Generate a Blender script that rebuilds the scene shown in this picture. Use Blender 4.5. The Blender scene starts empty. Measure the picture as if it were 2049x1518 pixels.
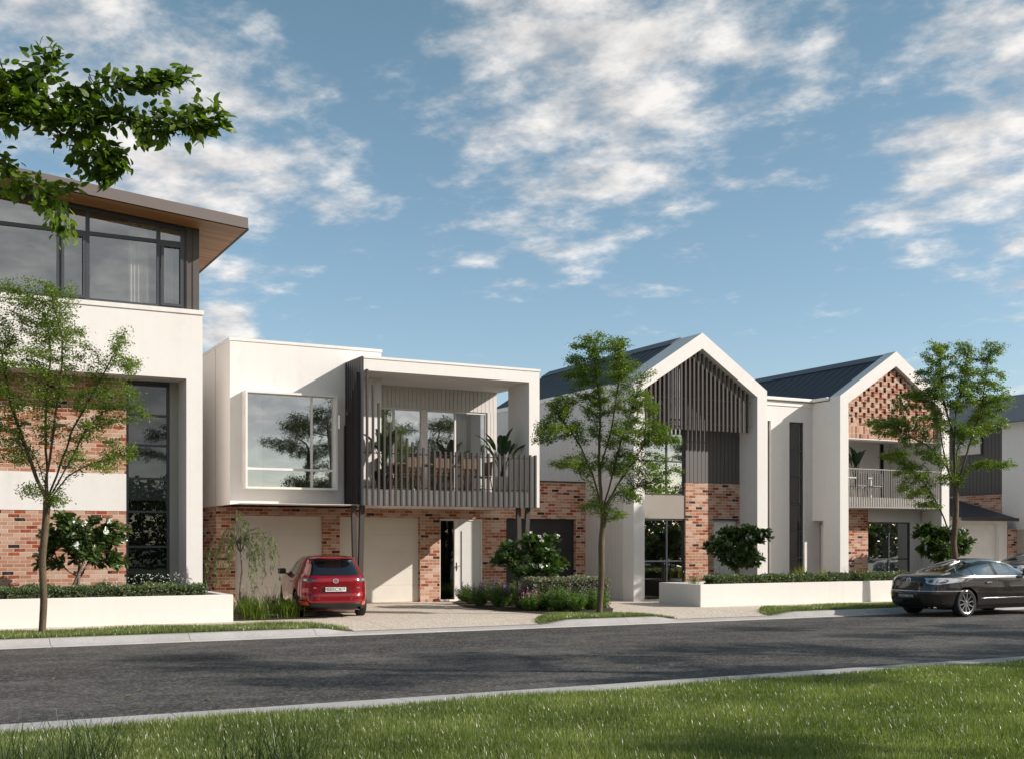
import bpy, bmesh, math, random
import numpy as np
from mathutils import Vector, Matrix
R = math.radians
scene = bpy.context.scene
col = scene.collection

# ------------------------------------------------------------------ camera
YAW = R(27.81)
CZ = 1.68
cd = bpy.data.cameras.new("camera"); cam = bpy.data.objects.new("camera", cd); col.objects.link(cam)
cam.location = (0, 0, CZ); cam.rotation_euler = (R(90), 0, -YAW)
cd.sensor_width = 36; cd.lens = 36*2344.6/2049; cd.shift_y = (1084-759)/2049
cd.clip_start = 0.1; cd.clip_end = 5000
scene.camera = cam
# measured photo coordinates -> points on real planes of the street (X along the road, Y away from it)
SN, CS, F = math.sin(YAW), math.cos(YAW), 2344.6
def ray(x, y=1084): return (SN*F+CS*(x-1024.5), CS*F-SN*(x-1024.5), 1084-y)
def XA(x, Y): r = ray(x); return Y*r[0]/r[1]
def YA(x, X): r = ray(x); return X*r[1]/r[0]
def ZA(x, y, Y): r = ray(x, y); return CZ+Y/r[1]*r[2]
def G(x, y, z=0.0):
    r = ray(x, y); t = (CZ-z)/(y-1084); return (t*r[0], t*r[1], z)
def T(x, y, t): r = ray(x, y); return Vector((t*r[0], t*r[1], CZ+t*r[2]))

# ------------------------------------------------------------------ light
SUN = Vector((1.44, -1.0, 0.88)).normalized()
sd = bpy.data.lights.new("sun", 'SUN'); sd.energy = 4.7; sd.angle = R(0.55); sd.color = (1.0, 0.925, 0.85)
so = bpy.data.objects.new("sun", sd); col.objects.link(so)
so.rotation_euler = SUN.to_track_quat('Z', 'Y').to_euler()
so.location = (20, -20, 30)
scene.view_settings.view_transform = 'Standard'; scene.view_settings.look = 'None'
scene.view_settings.exposure = 0.29; scene.view_settings.gamma = 1
scene.view_settings.use_curve_mapping = False

world = bpy.data.worlds.new("World"); scene.world = world; world.use_nodes = True
def build_world():
    nt = world.node_tree; N = nt.nodes; L = nt.links; N.clear()
    out = N.new('ShaderNodeOutputWorld'); bg = N.new('ShaderNodeBackground'); L.new(bg.outputs[0], out.inputs[0])
    sky = N.new('ShaderNodeTexSky'); sky.sky_type = 'NISHITA'; sky.sun_disc = False
    sky.sun_elevation = math.asin(SUN.z); sky.sun_rotation = math.atan2(SUN.x, SUN.y)
    sky.altitude = 0; sky.air_density = 1.0; sky.dust_density = 0.7; sky.ozone_density = 1.4
    tc = N.new('ShaderNodeTexCoord')
    def vm(op, a, b=None, s=None):
        n = N.new('ShaderNodeVectorMath'); n.operation = op
        for i, v in enumerate((a, b)):
            if v is None: continue
            if isinstance(v, (tuple, list, Vector)): n.inputs[i].default_value = tuple(v)
            else: L.new(v, n.inputs[i])
        if s is not None: n.inputs['Scale'].default_value = s
        return n
    def ma(op, a, b=None, c=None, clamp=False):
        n = N.new('ShaderNodeMath'); n.operation = op; n.use_clamp = clamp
        for i, v in enumerate((a, b, c)):
            if v is None: continue
            if isinstance(v, (int, float)): n.inputs[i].default_value = v
            else: L.new(v, n.inputs[i])
        return n.outputs[0]
    d = vm('NORMALIZE', tc.outputs['Generated']).outputs[0]
    sep = N.new('ShaderNodeSeparateXYZ'); L.new(d, sep.inputs[0])
    zz = ma('ADD', ma('MAXIMUM', sep.outputs[2], 0.0), 0.16)
    cmb = N.new('ShaderNodeCombineXYZ')
    L.new(ma('DIVIDE', sep.outputs[0], zz), cmb.inputs[0]); L.new(ma('DIVIDE', sep.outputs[1], zz), cmb.inputs[1])
    P = cmb.outputs[0]
    def cloudfield(Pv, tag):
        rot = N.new('ShaderNodeMapping'); L.new(Pv, rot.inputs[0]); rot.inputs['Rotation'].default_value = (0, 0, R(60)); rot.inputs['Scale'].default_value = (1.0, 0.92, 1)
        n1 = N.new('ShaderNodeTexNoise'); n1.inputs['Scale'].default_value = 2.5; n1.inputs['Detail'].default_value = 10
        n1.inputs['Roughness'].default_value = 0.6; n1.inputs['Distortion'].default_value = 0.05; L.new(rot.outputs[0], n1.inputs[0])
        n2 = N.new('ShaderNodeTexNoise'); n2.inputs['Scale'].default_value = 8.0; n2.inputs['Detail'].default_value = 7
        n2.inputs['Roughness'].default_value = 0.6; n2.inputs['Distortion'].default_value = 0.0; L.new(rot.outputs[0], n2.inputs[0])
        return ma('ADD', ma('MULTIPLY', n1.outputs[0], 0.52), ma('MULTIPLY', n2.outputs[0], 0.48))
    nA = cloudfield(P, 'a')
    nB = cloudfield(vm('ADD', P, (0.075, -0.05, 0)).outputs[0], 'b')
    # where the banks of cloud stand in the sky (direction, angular radius, weight)
    banks = [(1130, 70, .15, .23), (1350, 60, .16, .21), (1500, 170, .13, .21), (1000, 230, .12, .21), (1230, 240, .15, .24), (930, 40, .08, .16),
             (1060, 340, .12, .22), (1380, 300, .11, .19), (1130, 420, .06, .18), (1960, 230, .12, .26), (1890, 370, .09, .22), (2060, 330, .12, .24),
             (1760, 60, .10, .11), (1590, 320, .04, .15), (1700, 240, .05, .13),
             (60, 90, .16, .25), (230, 110, .08, .17), (300, 310, .16, .27), (500, 350, .11, .24), (650, 385, .08, .22), (480, 600, .06, .13),
             (450, 662, .035, .30), (420, 20, .04, .13), (690, 300, .025, .15), (760, 690, .012, .2), (-300, 300, .4, .15), (2500, 300, .4, .15)]
    M = None
    for (x, y, rad, w) in banks:
        v = Vector(ray(x, y)).normalized()
        dist = vm('DISTANCE', d, v).outputs['Value']
        g = ma('EXPONENT', ma('MULTIPLY', ma('POWER', ma('DIVIDE', dist, rad), 2.4), -1.0))
        g = ma('MULTIPLY', g, w)
        M = g if M is None else ma('MAXIMUM', M, g)
    back = ma('MULTIPLY', ma('MAXIMUM', ma('MULTIPLY', vm('DOT_PRODUCT', d, (.35, -.93, 0)).outputs['Value'], 1.0), 0.0), 0.42)  # extra cloud behind the camera, added to grey the window reflections
    M = ma('ADD', M, back)
    dens = ma('SUBTRACT', ma('ADD', nA, M), 0.625)
    cov = N.new('ShaderNodeMapRange'); cov.interpolation_type = 'SMOOTHSTEP'; L.new(dens, cov.inputs[0])
    cov.inputs[1].default_value = 0.0; cov.inputs[2].default_value = 0.20; cov.inputs[3].default_value = 0; cov.inputs[4].default_value = 0.90
    hz = N.new('ShaderNodeMapRange'); L.new(sep.outputs[2], hz.inputs[0]); hz.inputs[1].default_value = 0.02; hz.inputs[2].default_value = 0.10
    fac = ma('MULTIPLY', cov.outputs[0], hz.outputs[0])
    # cloud body: side facing the sun bright, thick far side grey
    lit = ma('ADD', ma('MULTIPLY', ma('SUBTRACT', nA, nB), 5.0), 0.50)
    thick = N.new('ShaderNodeMapRange'); L.new(dens, thick.inputs[0]); thick.inputs[1].default_value = 0.05; thick.inputs[2].default_value = 0.34
    lit = ma('SUBTRACT', lit, ma('MULTIPLY', thick.outputs[0], 0.30), None, True)
    cm = N.new('ShaderNodeMixRGB'); L.new(lit, cm.inputs[0]); cm.inputs[1].default_value = (5.2, 5.1, 5.1, 1); cm.inputs[2].default_value = (9.0, 8.6, 8.2, 1)
    tint = N.new('ShaderNodeMixRGB'); tint.blend_type = 'MULTIPLY'; tint.inputs[0].default_value = 1; L.new(sky.outputs[0], tint.inputs[1]); tn = N.new('ShaderNodeMixRGB'); tf = N.new('ShaderNodeMapRange'); L.new(sep.outputs[2], tf.inputs[0]); tf.inputs[1].default_value = 0.0; tf.inputs[2].default_value = 0.45; L.new(tf.outputs[0], tn.inputs[0]); tn.inputs[1].default_value = (1.24, 1.25, 1.34, 1); tn.inputs[2].default_value = (1.13, 1.26, 1.07, 1); L.new(tn.outputs[0], tint.inputs[2])
    world['t'] = 0
    mx = N.new('ShaderNodeMixRGB'); L.new(fac, mx.inputs[0]); L.new(tint.outputs[0], mx.inputs[1]); L.new(cm.outputs[0], mx.inputs[2])
    L.new(mx.outputs[0], bg.inputs[0]); bg.inputs[1].default_value = 0.095
    del world['t']
build_world()

# ------------------------------------------------------------------ materials
MATS = {}
class NB:
    def __init__(s, name):
        m = bpy.data.materials.new(name); m.use_nodes = True; s.m = m; s.N = m.node_tree.nodes; s.L = m.node_tree.links
        s.b = s.N['Principled BSDF']; s.out = s.N['Material Output']; MATS[name] = m
    def new(s, t, **kw):
        n = s.N.new(t)
        for k, v in kw.items(): setattr(n, k, v)
        return n
    def lk(s, a, b): s.L.new(a, b)
    def ma(s, op, a, b=None, c=None, clamp=False):
        n = s.N.new('ShaderNodeMath'); n.operation = op; n.use_clamp = clamp
        for i, v in enumerate((a, b, c)):
            if v is None: continue
            if isinstance(v, (int, float)): n.inputs[i].default_value = v
            else: s.L.new(v, n.inputs[i])
        return n.outputs[0]
    def coord(s): return s.new('ShaderNodeTexCoord').outputs['Object']
    def noise(s, scale, detail=4, rough=.55, vec=None, stretch=None):
        n = s.new('ShaderNodeTexNoise'); n.inputs['Scale'].default_value = scale; n.inputs['Detail'].default_value = detail; n.inputs['Roughness'].default_value = rough
        v = vec or s.coord()
        if stretch:
            mp = s.new('ShaderNodeMapping'); mp.inputs['Scale'].default_value = stretch; s.lk(v, mp.inputs[0]); v = mp.outputs[0]
        s.lk(v, n.inputs[0]); return n.outputs[0]
    def ramp(s, fac, stops):
        n = s.new('ShaderNodeValToRGB'); cr = n.color_ramp
        while len(cr.elements) < len(stops): cr.elements.new(0.5)
        for e, (p, c) in zip(cr.elements, stops): e.position = p; e.color = (*c, 1)
        s.lk(fac, n.inputs[0]); return n.outputs[0]
    def mix(s, fac, a, b, mode='MIX'):
        n = s.new('ShaderNodeMixRGB'); n.blend_type = mode
        for i, v in ((0, fac), (1, a), (2, b)):
            if isinstance(v, (int, float)): n.inputs[i].default_value = v
            elif isinstance(v, tuple): n.inputs[i].default_value = (*v, 1)
            else: s.lk(v, n.inputs[i])
        return n.outputs[0]
    def bump(s, h, strength=.3, dist=.01):
        n = s.new('ShaderNodeBump'); n.inputs['Strength'].default_value = strength; n.inputs['Distance'].default_value = dist
        s.lk(h, n.inputs['Height']); s.lk(n.outputs[0], s.b.inputs['Normal'])
    def base(s, c):
        if isinstance(c, tuple): s.b.inputs['Base Color'].default_value = (*c, 1)
        else: s.lk(c, s.b.inputs['Base Color'])
    def set(s, **kw):
        for k, v in kw.items(): s.b.inputs[k.replace('_', ' ')].default_value = v

def simple(name, c, rough=.6, metal=0, spec=.5, var=.08, vs=3.0, bs=60, bstr=.08, bd=.003, coat=0):
    n = NB(name); f = n.noise(vs, 5)
    a = tuple(x*(1-var) for x in c); b = tuple(min(1, x*(1+var)) for x in c)
    n.base(n.mix(n.ma('MULTIPLY_ADD', f, 2.2, -.6, True), a, b))
    n.set(Roughness=rough, Metallic=metal, Coat_Weight=coat); n.b.inputs['Specular IOR Level'].default_value = spec
    if bstr: n.bump(n.noise(bs, 3), bstr, bd)
    return n.m

def render_wall(name, c):
    n = NB(name); f = n.noise(.45, 4); g = n.noise(5, 5); st = n.noise(1.6, 5, .6, stretch=(4, 4, .12))
    v = n.ma('ADD', n.ma('MULTIPLY', f, .5), n.ma('ADD', n.ma('MULTIPLY', g, .25), n.ma('MULTIPLY', st, .35)))
    n.base(n.ramp(v, [(.34, tuple(x*.86 for x in c)), (.5, tuple(x*.95 for x in c)), (.72, c)]))
    n.set(Roughness=.78); n.b.inputs['Specular IOR Level'].default_value = .25
    n.bump(n.ma('ADD', n.noise(220, 2), n.ma('MULTIPLY', g, 1.2)), .10, .004)
    return n.m
WHITE = render_wall('white_render', (.77, .74, .71))
CREAM = render_wall('planter_render', (.74, .71, .67))
GREYR = render_wall('grey_and_shade_render', (.42, .39, .36))
WPAINT = simple('white_paint', (.74, .71, .67), .45, bs=10, bstr=.02)
CLADW = simple('pale_cladding_paint', (.62, .59, .56), .55, var=.04)
CLADG = simple('taupe_cladding_paint', (.092, .083, .077), .55, var=.05)
TAUPE = simple('taupe_panel_paint', (.27, .24, .205), .6, var=.04)
CLADD = simple('charcoal_cladding_paint', (.055, .050, .048), .5, var=.06)
BATT2 = simple('gable_batten_powdercoat', (.072, .060, .055), .6, spec=.25, var=.06)
DARK = simple('charcoal_metal', (.030, .031, .034), .38, spec=.5, var=.1)
BATT = simple('bronze_batten_powdercoat', (.060, .050, .046), .6, spec=.25, var=.06)
FASC = simple('brown_grey_fascia', (.155, .132, .122), .45, var=.04)
ALU = simple('blue_grey_aluminium', (.050, .056, .066), .35, var=.06)
GARD = simple('charcoal_garage_door', (.018, .018, .021), .42, var=.06)
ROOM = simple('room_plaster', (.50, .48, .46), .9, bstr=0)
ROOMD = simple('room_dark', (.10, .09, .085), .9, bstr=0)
SOIL = simple('soil_mulch', (.045, .030, .020), .95, var=.5, vs=40, bs=50, bstr=.9, bd=.03)
BLACK = simple('black_plastic', (.010, .010, .011), .45)
RUBB = simple('tyre_rubber', (.014, .014, .014), .8)
CHROME = simple('chrome', (.75, .75, .75), .12, 1, bstr=0)
SILV = simple('silver_emblem', (.62, .63, .64), .35, .35, bstr=0)
ALLOY = simple('alloy', (.50, .50, .50), .25, 1, bstr=0)
STEEL = simple('brushed_steel', (.45, .42, .38), .35, 1)
WICK = simple('woven_cane', (.17, .105, .06), .7, var=.3, vs=60, bs=120, bstr=.6, bd=.01)
WOODD = simple('dark_timber', (.09, .05, .03), .5, var=.3, vs=12)
WOODL = simple('oak_timber', (.22, .12, .055), .5, var=.3, vs=12)
TERR = simple('dark_ceramic', (.03, .028, .026), .5)
POTW = simple('pale_ceramic', (.55, .52, .49), .6)
GUTT = simple('cream_gutter', (.80, .77, .71), .35, var=.02, bstr=0)
BARKM = simple('shrub_bark', (.16, .13, .10), .85, var=.35, vs=25, bs=60, bstr=.5, bd=.01)

def mk_timber():
    n = NB('timber_soffit'); v = n.coord(); sp = n.new('ShaderNodeSeparateXYZ'); n.lk(v, sp.inputs[0])
    bd = n.ma('FRACT', n.ma('DIVIDE', sp.outputs[1], .14)); row = n.ma('FLOOR', n.ma('DIVIDE', sp.outputs[1], .14))
    wn = n.new('ShaderNodeTexWhiteNoise', noise_dimensions='1D'); n.lk(row, wn.inputs['W'])
    g = n.noise(3, 6, .6, stretch=(1, 14, 1))
    f = n.ma('ADD', n.ma('MULTIPLY', wn.outputs[0], .35), n.ma('MULTIPLY', g, .65))
    n.base(n.ramp(f, [(.25, (.26, .115, .038)), (.75, (.50, .25, .095))]))
    n.set(Roughness=.5); n.bump(n.ma('GREATER_THAN', n.ma('ABSOLUTE', n.ma('SUBTRACT', bd, .5)), .47), -.6, .01)
    return n.m
TIMB = mk_timber()

def mk_brick(name, axis='X', soldier=False, dark=1.0):
    n = NB(name); v = n.coord(); sp = n.new('ShaderNodeSeparateXYZ'); n.lk(v, sp.inputs[0])
    geo = n.new('ShaderNodeNewGeometry'); sg = n.new('ShaderNodeSeparateXYZ'); n.lk(geo.outputs['Normal'], sg.inputs[0])
    isx = n.ma('GREATER_THAN', n.ma('ABSOLUTE', sg.outputs[0]), .6)
    isz = n.ma('GREATER_THAN', n.ma('ABSOLUTE', sg.outputs[2]), .6)
    u = n.ma('ADD', n.ma('MULTIPLY', sp.outputs[0], n.ma('SUBTRACT', 1, isx)), n.ma('MULTIPLY', sp.outputs[1], isx))
    w = n.ma('ADD', n.ma('MULTIPLY', sp.outputs[2], n.ma('SUBTRACT', 1, isz)), n.ma('MULTIPLY', sp.outputs[1], isz))
    if soldier: u, w = w, u
    H, W, MR = .086, .25, .011
    rw = n.ma('DIVIDE', w, H); row = n.ma('FLOOR', rw); fz = n.ma('FRACT', rw)
    if soldier: uu = n.ma('DIVIDE', n.ma('ADD', u, -.006), .245)
    else: uu = n.ma('ADD', n.ma('DIVIDE', u, W), n.ma('MULTIPLY', n.ma('FRACT', n.ma('MULTIPLY', row, .5)), 1.0))
    cl = n.ma('FLOOR', uu); fu = n.ma('FRACT', uu)
    wob = n.ma('MULTIPLY', n.ma('SUBTRACT', n.noise(45, 3), .5), .05)
    ez = n.ma('ADD', n.ma('MULTIPLY', n.ma('MINIMUM', fz, n.ma('SUBTRACT', 1, fz)), H), n.ma('MULTIPLY', wob, .09))
    eu = n.ma('ADD', n.ma('MULTIPLY', n.ma('MINIMUM', fu, n.ma('SUBTRACT', 1, fu)), W), n.ma('MULTIPLY', wob, .09))
    e = n.ma('MINIMUM', ez, eu)
    mr = n.new('ShaderNodeMapRange'); n.lk(e, mr.inputs[0]); mr.inputs[1].default_value = MR*.42; mr.inputs[2].default_value = MR*.68
    cb = n.new('ShaderNodeCombineXYZ'); n.lk(row, cb.inputs[0]); n.lk(cl, cb.inputs[1]); n.lk(isx, cb.inputs[2])
    wn = n.new('ShaderNodeTexWhiteNoise', noise_dimensions='3D'); n.lk(cb.outputs[0], wn.inputs[0])
    r = n.ma('ADD', wn.outputs[0], n.ma('MULTIPLY', n.ma('SUBTRACT', n.noise(14, 4), .5), .16), None, True)
    k = dark
    bc = n.new('ShaderNodeValToRGB'); cr = bc.color_ramp; cr.interpolation = 'CONSTANT' if False else 'LINEAR'
    st = [(0, (.030, .022, .018)), (.035, (.05, .03, .022)), (.055, (.30, .060, .022)), (.16, (.34, .085, .036)), (.22, (.40, .165, .092)), (.45, (.45, .225, .142)), (.6, (.50, .29, .195)), (.8, (.55, .36, .265)), (1, (.60, .44, .345))]
    while len(cr.elements) < len(st): cr.elements.new(.5)
    for el, (p, c) in zip(cr.elements, st): el.position = p; el.color = (*[x*k for x in c], 1)
    n.lk(r, bc.inputs[0])
    grit = n.noise(260, 3, .7)
    c1 = n.mix(n.ma('MULTIPLY_ADD', grit, 1.6, -.5, True), bc.outputs[0], n.mix(1.0, bc.outputs[0], (.72, .68, .66), 'MULTIPLY'))
    white = n.ma('MULTIPLY', n.ma('GREATER_THAN', n.noise(22, 6, .7), .60), .30)
    c1 = n.mix(white, c1, (.62*k, .53*k, .46*k))
    n.base(n.mix(mr.outputs[0], (.60*k, .52*k, .45*k), c1))
    n.set(Roughness=.86); n.b.inputs['Specular IOR Level'].default_value = .2
    n.bump(n.ma('ADD', n.ma('MULTIPLY', mr.outputs[0], 1.0), n.ma('MULTIPLY', grit, .35)), .55, .008)
    return n.m
BRICK = mk_brick('recycled_brick'); SOLD = mk_brick('soldier_brick', soldier=True)

def mk_glass(name, tint=(.62, .66, .66), refl=.30):
    m = bpy.data.materials.new(name); m.use_nodes = True; N = m.node_tree.nodes; L = m.node_tree.links; N.clear()
    o = N.new('ShaderNodeOutputMaterial'); tr = N.new('ShaderNodeBsdfTransparent'); tr.inputs[0].default_value = (*tint, 1)
    gl = N.new('ShaderNodeBsdfGlossy'); gl.inputs['Roughness'].default_value = 0.0; gl.inputs[0].default_value = (.92, .95, .96, 1)
    ge = N.new('ShaderNodeNewGeometry'); dp = N.new('ShaderNodeVectorMath'); dp.operation = 'DOT_PRODUCT'; L.new(ge.outputs['Normal'], dp.inputs[0]); L.new(ge.outputs['Incoming'], dp.inputs[1])
    ab = N.new('ShaderNodeMath'); ab.operation = 'ABSOLUTE'; L.new(dp.outputs['Value'], ab.inputs[0]); om = N.new('ShaderNodeMath'); om.operation = 'SUBTRACT'; om.inputs[0].default_value = 1; L.new(ab.outputs[0], om.inputs[1])
    pw = N.new('ShaderNodeMath'); pw.operation = 'POWER'; L.new(om.outputs[0], pw.inputs[0]); pw.inputs[1].default_value = 5
    a = N.new('ShaderNodeMath'); a.operation = 'MULTIPLY_ADD'; L.new(pw.outputs[0], a.inputs[0]); a.inputs[1].default_value = 1-refl; a.inputs[2].default_value = refl
    nz = N.new('ShaderNodeTexNoise'); nz.inputs['Scale'].default_value = .8; tc = N.new('ShaderNodeTexCoord'); L.new(tc.outputs['Object'], nz.inputs[0])
    bp = N.new('ShaderNodeBump'); bp.inputs['Strength'].default_value = .04; bp.inputs['Distance'].default_value = .05; L.new(nz.outputs[0], bp.inputs['Height']); L.new(bp.outputs[0], gl.inputs['Normal'])
    mx = N.new('ShaderNodeMixShader'); L.new(a.outputs[0], mx.inputs[0]); L.new(tr.outputs[0], mx.inputs[1]); L.new(gl.outputs[0], mx.inputs[2]); L.new(mx.outputs[0], o.inputs[0])
    return m
GLASS = mk_glass('window_glass', (.72, .75, .75), .52); GLASSD = mk_glass('tinted_window_glass', (.50, .52, .53), .11); GLASSU = mk_glass('upper_window_glass', (.84, .87, .87), .30)
CARGL = simple('tinted_car_glass', (.006, .007, .009), .03, spec=1.0, bstr=0, coat=.5)
CARGL2 = simple('sedan_car_glass', (.30, .33, .35), .03, .85, spec=1.0, bstr=0)

def mk_asphalt():
    n = NB('asphalt'); big = n.noise(.42, 5, .6, stretch=(.35, 1.6, 1)); med = n.noise(2.2, 6, .65); fine = n.noise(170, 3, .8)
    vo = n.new('ShaderNodeTexVoronoi'); vo.inputs['Scale'].default_value = 95; n.lk(n.coord(), vo.inputs[0])
    f = n.ma('ADD', n.ma('MULTIPLY', big, .55), n.ma('MULTIPLY', med, .45))
    c = n.ramp(f, [(.40, (.032, .030, .029)), (.475, (.058, .054, .050)), (.53, (.105, .097, .088)), (.60, (.165, .152, .136))])
    sp = n.new('ShaderNodeSeparateColor'); n.lk(vo.outputs['Color'], sp.inputs[0])
    stone = n.ma('GREATER_THAN', sp.outputs[0], .80)
    c = n.mix(n.ma('MULTIPLY', stone, .42), c, (.20, .19, .18))
    c = n.mix(n.ma('MULTIPLY_ADD', fine, 1.5, -.45, True), n.mix(1.0, c, (.55, .55, .55), 'MULTIPLY'), c)
    v2 = n.new('ShaderNodeTexVoronoi'); v2.inputs['Scale'].default_value = 32; n.lk(n.coord(), v2.inputs[0]); s3 = n.new('ShaderNodeSeparateColor'); n.lk(v2.outputs['Color'], s3.inputs[0])
    c = n.mix(n.ma('MULTIPLY', n.ma('GREATER_THAN', s3.outputs[0], .76), .5), c, (.235, .22, .20)); c = n.mix(n.ma('MULTIPLY', n.ma('LESS_THAN', s3.outputs[0], .2), .45), c, (.015, .015, .016))
    n.base(c); n.set(Roughness=.82); n.bump(n.ma('ADD', fine, vo.outputs['Distance']), .7, .012); return n.m
ASPH = mk_asphalt()
def mk_concrete():
    n = NB('kerb_concrete'); a = n.noise(1.2, 6, .6); b = n.noise(18, 5); v = n.coord(); sp = n.new('ShaderNodeSeparateXYZ'); n.lk(v, sp.inputs[0])
    j = n.ma('LESS_THAN', n.ma('FRACT', n.ma('DIVIDE', sp.outputs[0], 2.4)), .005)
    pit = n.ma('GREATER_THAN', n.noise(30, 2, .5), .72)
    c = n.ramp(n.ma('ADD', n.ma('MULTIPLY', a, .6), n.ma('MULTIPLY', b, .4)), [(.3, (.33, .315, .30)), (.7, (.50, .48, .46))])
    c = n.mix(n.ma('MAXIMUM', n.ma('MULTIPLY', pit, .5), j), c, (.12, .11, .10)); n.base(c)
    n.set(Roughness=.85); n.bump(n.ma('ADD', n.noise(120, 3), n.ma('MULTIPLY', pit, -2)), .3, .006); return n.m
CONC = mk_concrete()
def mk_aggregate():
    n = NB('exposed_aggregate'); vo = n.new('ShaderNodeTexVoronoi'); vo.inputs['Scale'].default_value = 42; n.lk(n.coord(), vo.inputs[0])
    sp = n.new('ShaderNodeSeparateColor'); n.lk(vo.outputs['Color'], sp.inputs[0])
    c = n.ramp(sp.outputs[0], [(0, (.33, .25, .17)), (.25, (.55, .46, .36)), (.6, (.66, .58, .48)), (.85, (.76, .70, .62)), (1, (.38, .27, .18))])
    c = n.mix(n.ma('MULTIPLY', n.noise(.7, 5), .24), c, (.46, .40, .33))
    v = n.coord(); s2 = n.new('ShaderNodeSeparateXYZ'); n.lk(v, s2.inputs[0])
    j = n.ma('LESS_THAN', n.ma('FRACT', n.ma('DIVIDE', n.ma('ADD', s2.outputs[0], .4), 3.1)), .004)
    j2 = n.ma('LESS_THAN', n.ma('FRACT', n.ma('DIVIDE', s2.outputs[1], 3.0)), .004)
    c = n.mix(n.ma('MAXIMUM', j, j2), c, (.16, .13, .10)); n.base(c)
    n.set(Roughness=.8); n.bump(vo.outputs['Distance'], -.5, .012); return n.m
AGGR = mk_aggregate()
def mk_roof():
    n = NB('dark_metal_roof'); n.base(n.mix(n.noise(.8, 5), (.026, .028, .034), (.036, .039, .046))); n.set(Roughness=.55)
    n.bump(n.noise(40, 2), .05, .003); return n.m
ROOF = mk_roof()
def mk_bark():
    n = NB('tree_bark'); a = n.noise(9, 6, .65, stretch=(1, 1, .22)); b = n.noise(45, 4, .6, stretch=(1, 1, .3))
    n.base(n.ramp(n.ma('ADD', n.ma('MULTIPLY', a, .6), n.ma('MULTIPLY', b, .4)), [(.3, (.04, .028, .016)), (.55, (.12, .085, .05)), (.75, (.22, .165, .10))]))
    n.set(Roughness=.9); n.bump(n.ma('ADD', a, b), .9, .02); return n.m
BARK = mk_bark()
def mk_leaf(name, c0, c1, trans=.35, rough=.42, spec=.4, tcol=None, tip=None):
    n = NB(name); at = n.new('ShaderNodeAttribute'); at.attribute_name = 'rnd'
    c = n.ramp(at.outputs['Fac'], [(0, c0), (1, c1)] if tip is None else [(0, c0), (.78, c1), (1, tip)]); n.base(c); n.set(Roughness=rough); n.b.inputs['Specular IOR Level'].default_value = spec
    tb = n.new('ShaderNodeBsdfTranslucent'); n.lk(n.mix(1.0, c, tcol or (1.6, 1.9, .55), 'MULTIPLY'), tb.inputs[0])
    mx = n.new('ShaderNodeMixShader'); mx.inputs[0].default_value = trans
    n.lk(n.b.outputs[0], mx.inputs[1]); n.lk(tb.outputs[0], mx.inputs[2]); n.lk(mx.outputs[0], n.out.inputs[0]); return n.m
LEAF = mk_leaf('street_tree_leaf', (.055, .095, .014), (.21, .28, .04), .36)
LEAFB = mk_leaf('broad_tree_leaf', (.025, .052, .009), (.19, .26, .035), .42)
LEAFR = mk_leaf('dull_tree_leaf', (.030, .042, .014), (.075, .095, .032), .25)
LEAFF = mk_leaf('glossy_shrub_leaf', (.026, .060, .016), (.12, .18, .055), .18, .26, .7)
LEAFH = mk_leaf('hedge_leaf', (.055, .085, .030), (.19, .23, .12), .2)
LEAFS = mk_leaf('silver_hedge_leaf', (.11, .12, .075), (.32, .32, .24), .15)
LEAFW = mk_leaf('weeping_leaf', (.07, .11, .035), (.20, .25, .09), .3)
GRASS = mk_leaf('lawn_grass', (.060, .092, .022), (.215, .250, .085), .32, .32, .6, tip=(.44, .46, .22))  # palest blades carry highlights put into the colour
STRAP = mk_leaf('strappy_leaf', (.05, .095, .014), (.17, .22, .035), .3, .3)
STRAPD = mk_leaf('foreground_grass_leaf', (.015, .032, .008), (.045, .075, .015), .2, .4)
GOLDG = mk_leaf('golden_grass_leaf', (.16, .17, .03), (.42, .36, .12), .3)
SALV = mk_leaf('salvia_leaf', (.07, .14, .03), (.20, .29, .08), .35)
BANA = mk_leaf('broad_tropical_leaf', (.012, .035, .012), (.035, .080, .025), .15, .25, .6)
PURP = simple('purple_flower', (.20, .08, .30), .7, var=.3); PINKF = simple('pink_flower', (.50, .16, .38), .7, var=.2)
WHITEF = simple('white_flower', (.78, .78, .74), .6, bstr=0)
SHEER = mk_leaf('sheer_curtain', (.66, .62, .56), (.66, .62, .56), .35, .9, .1, (1, 1, 1))

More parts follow.
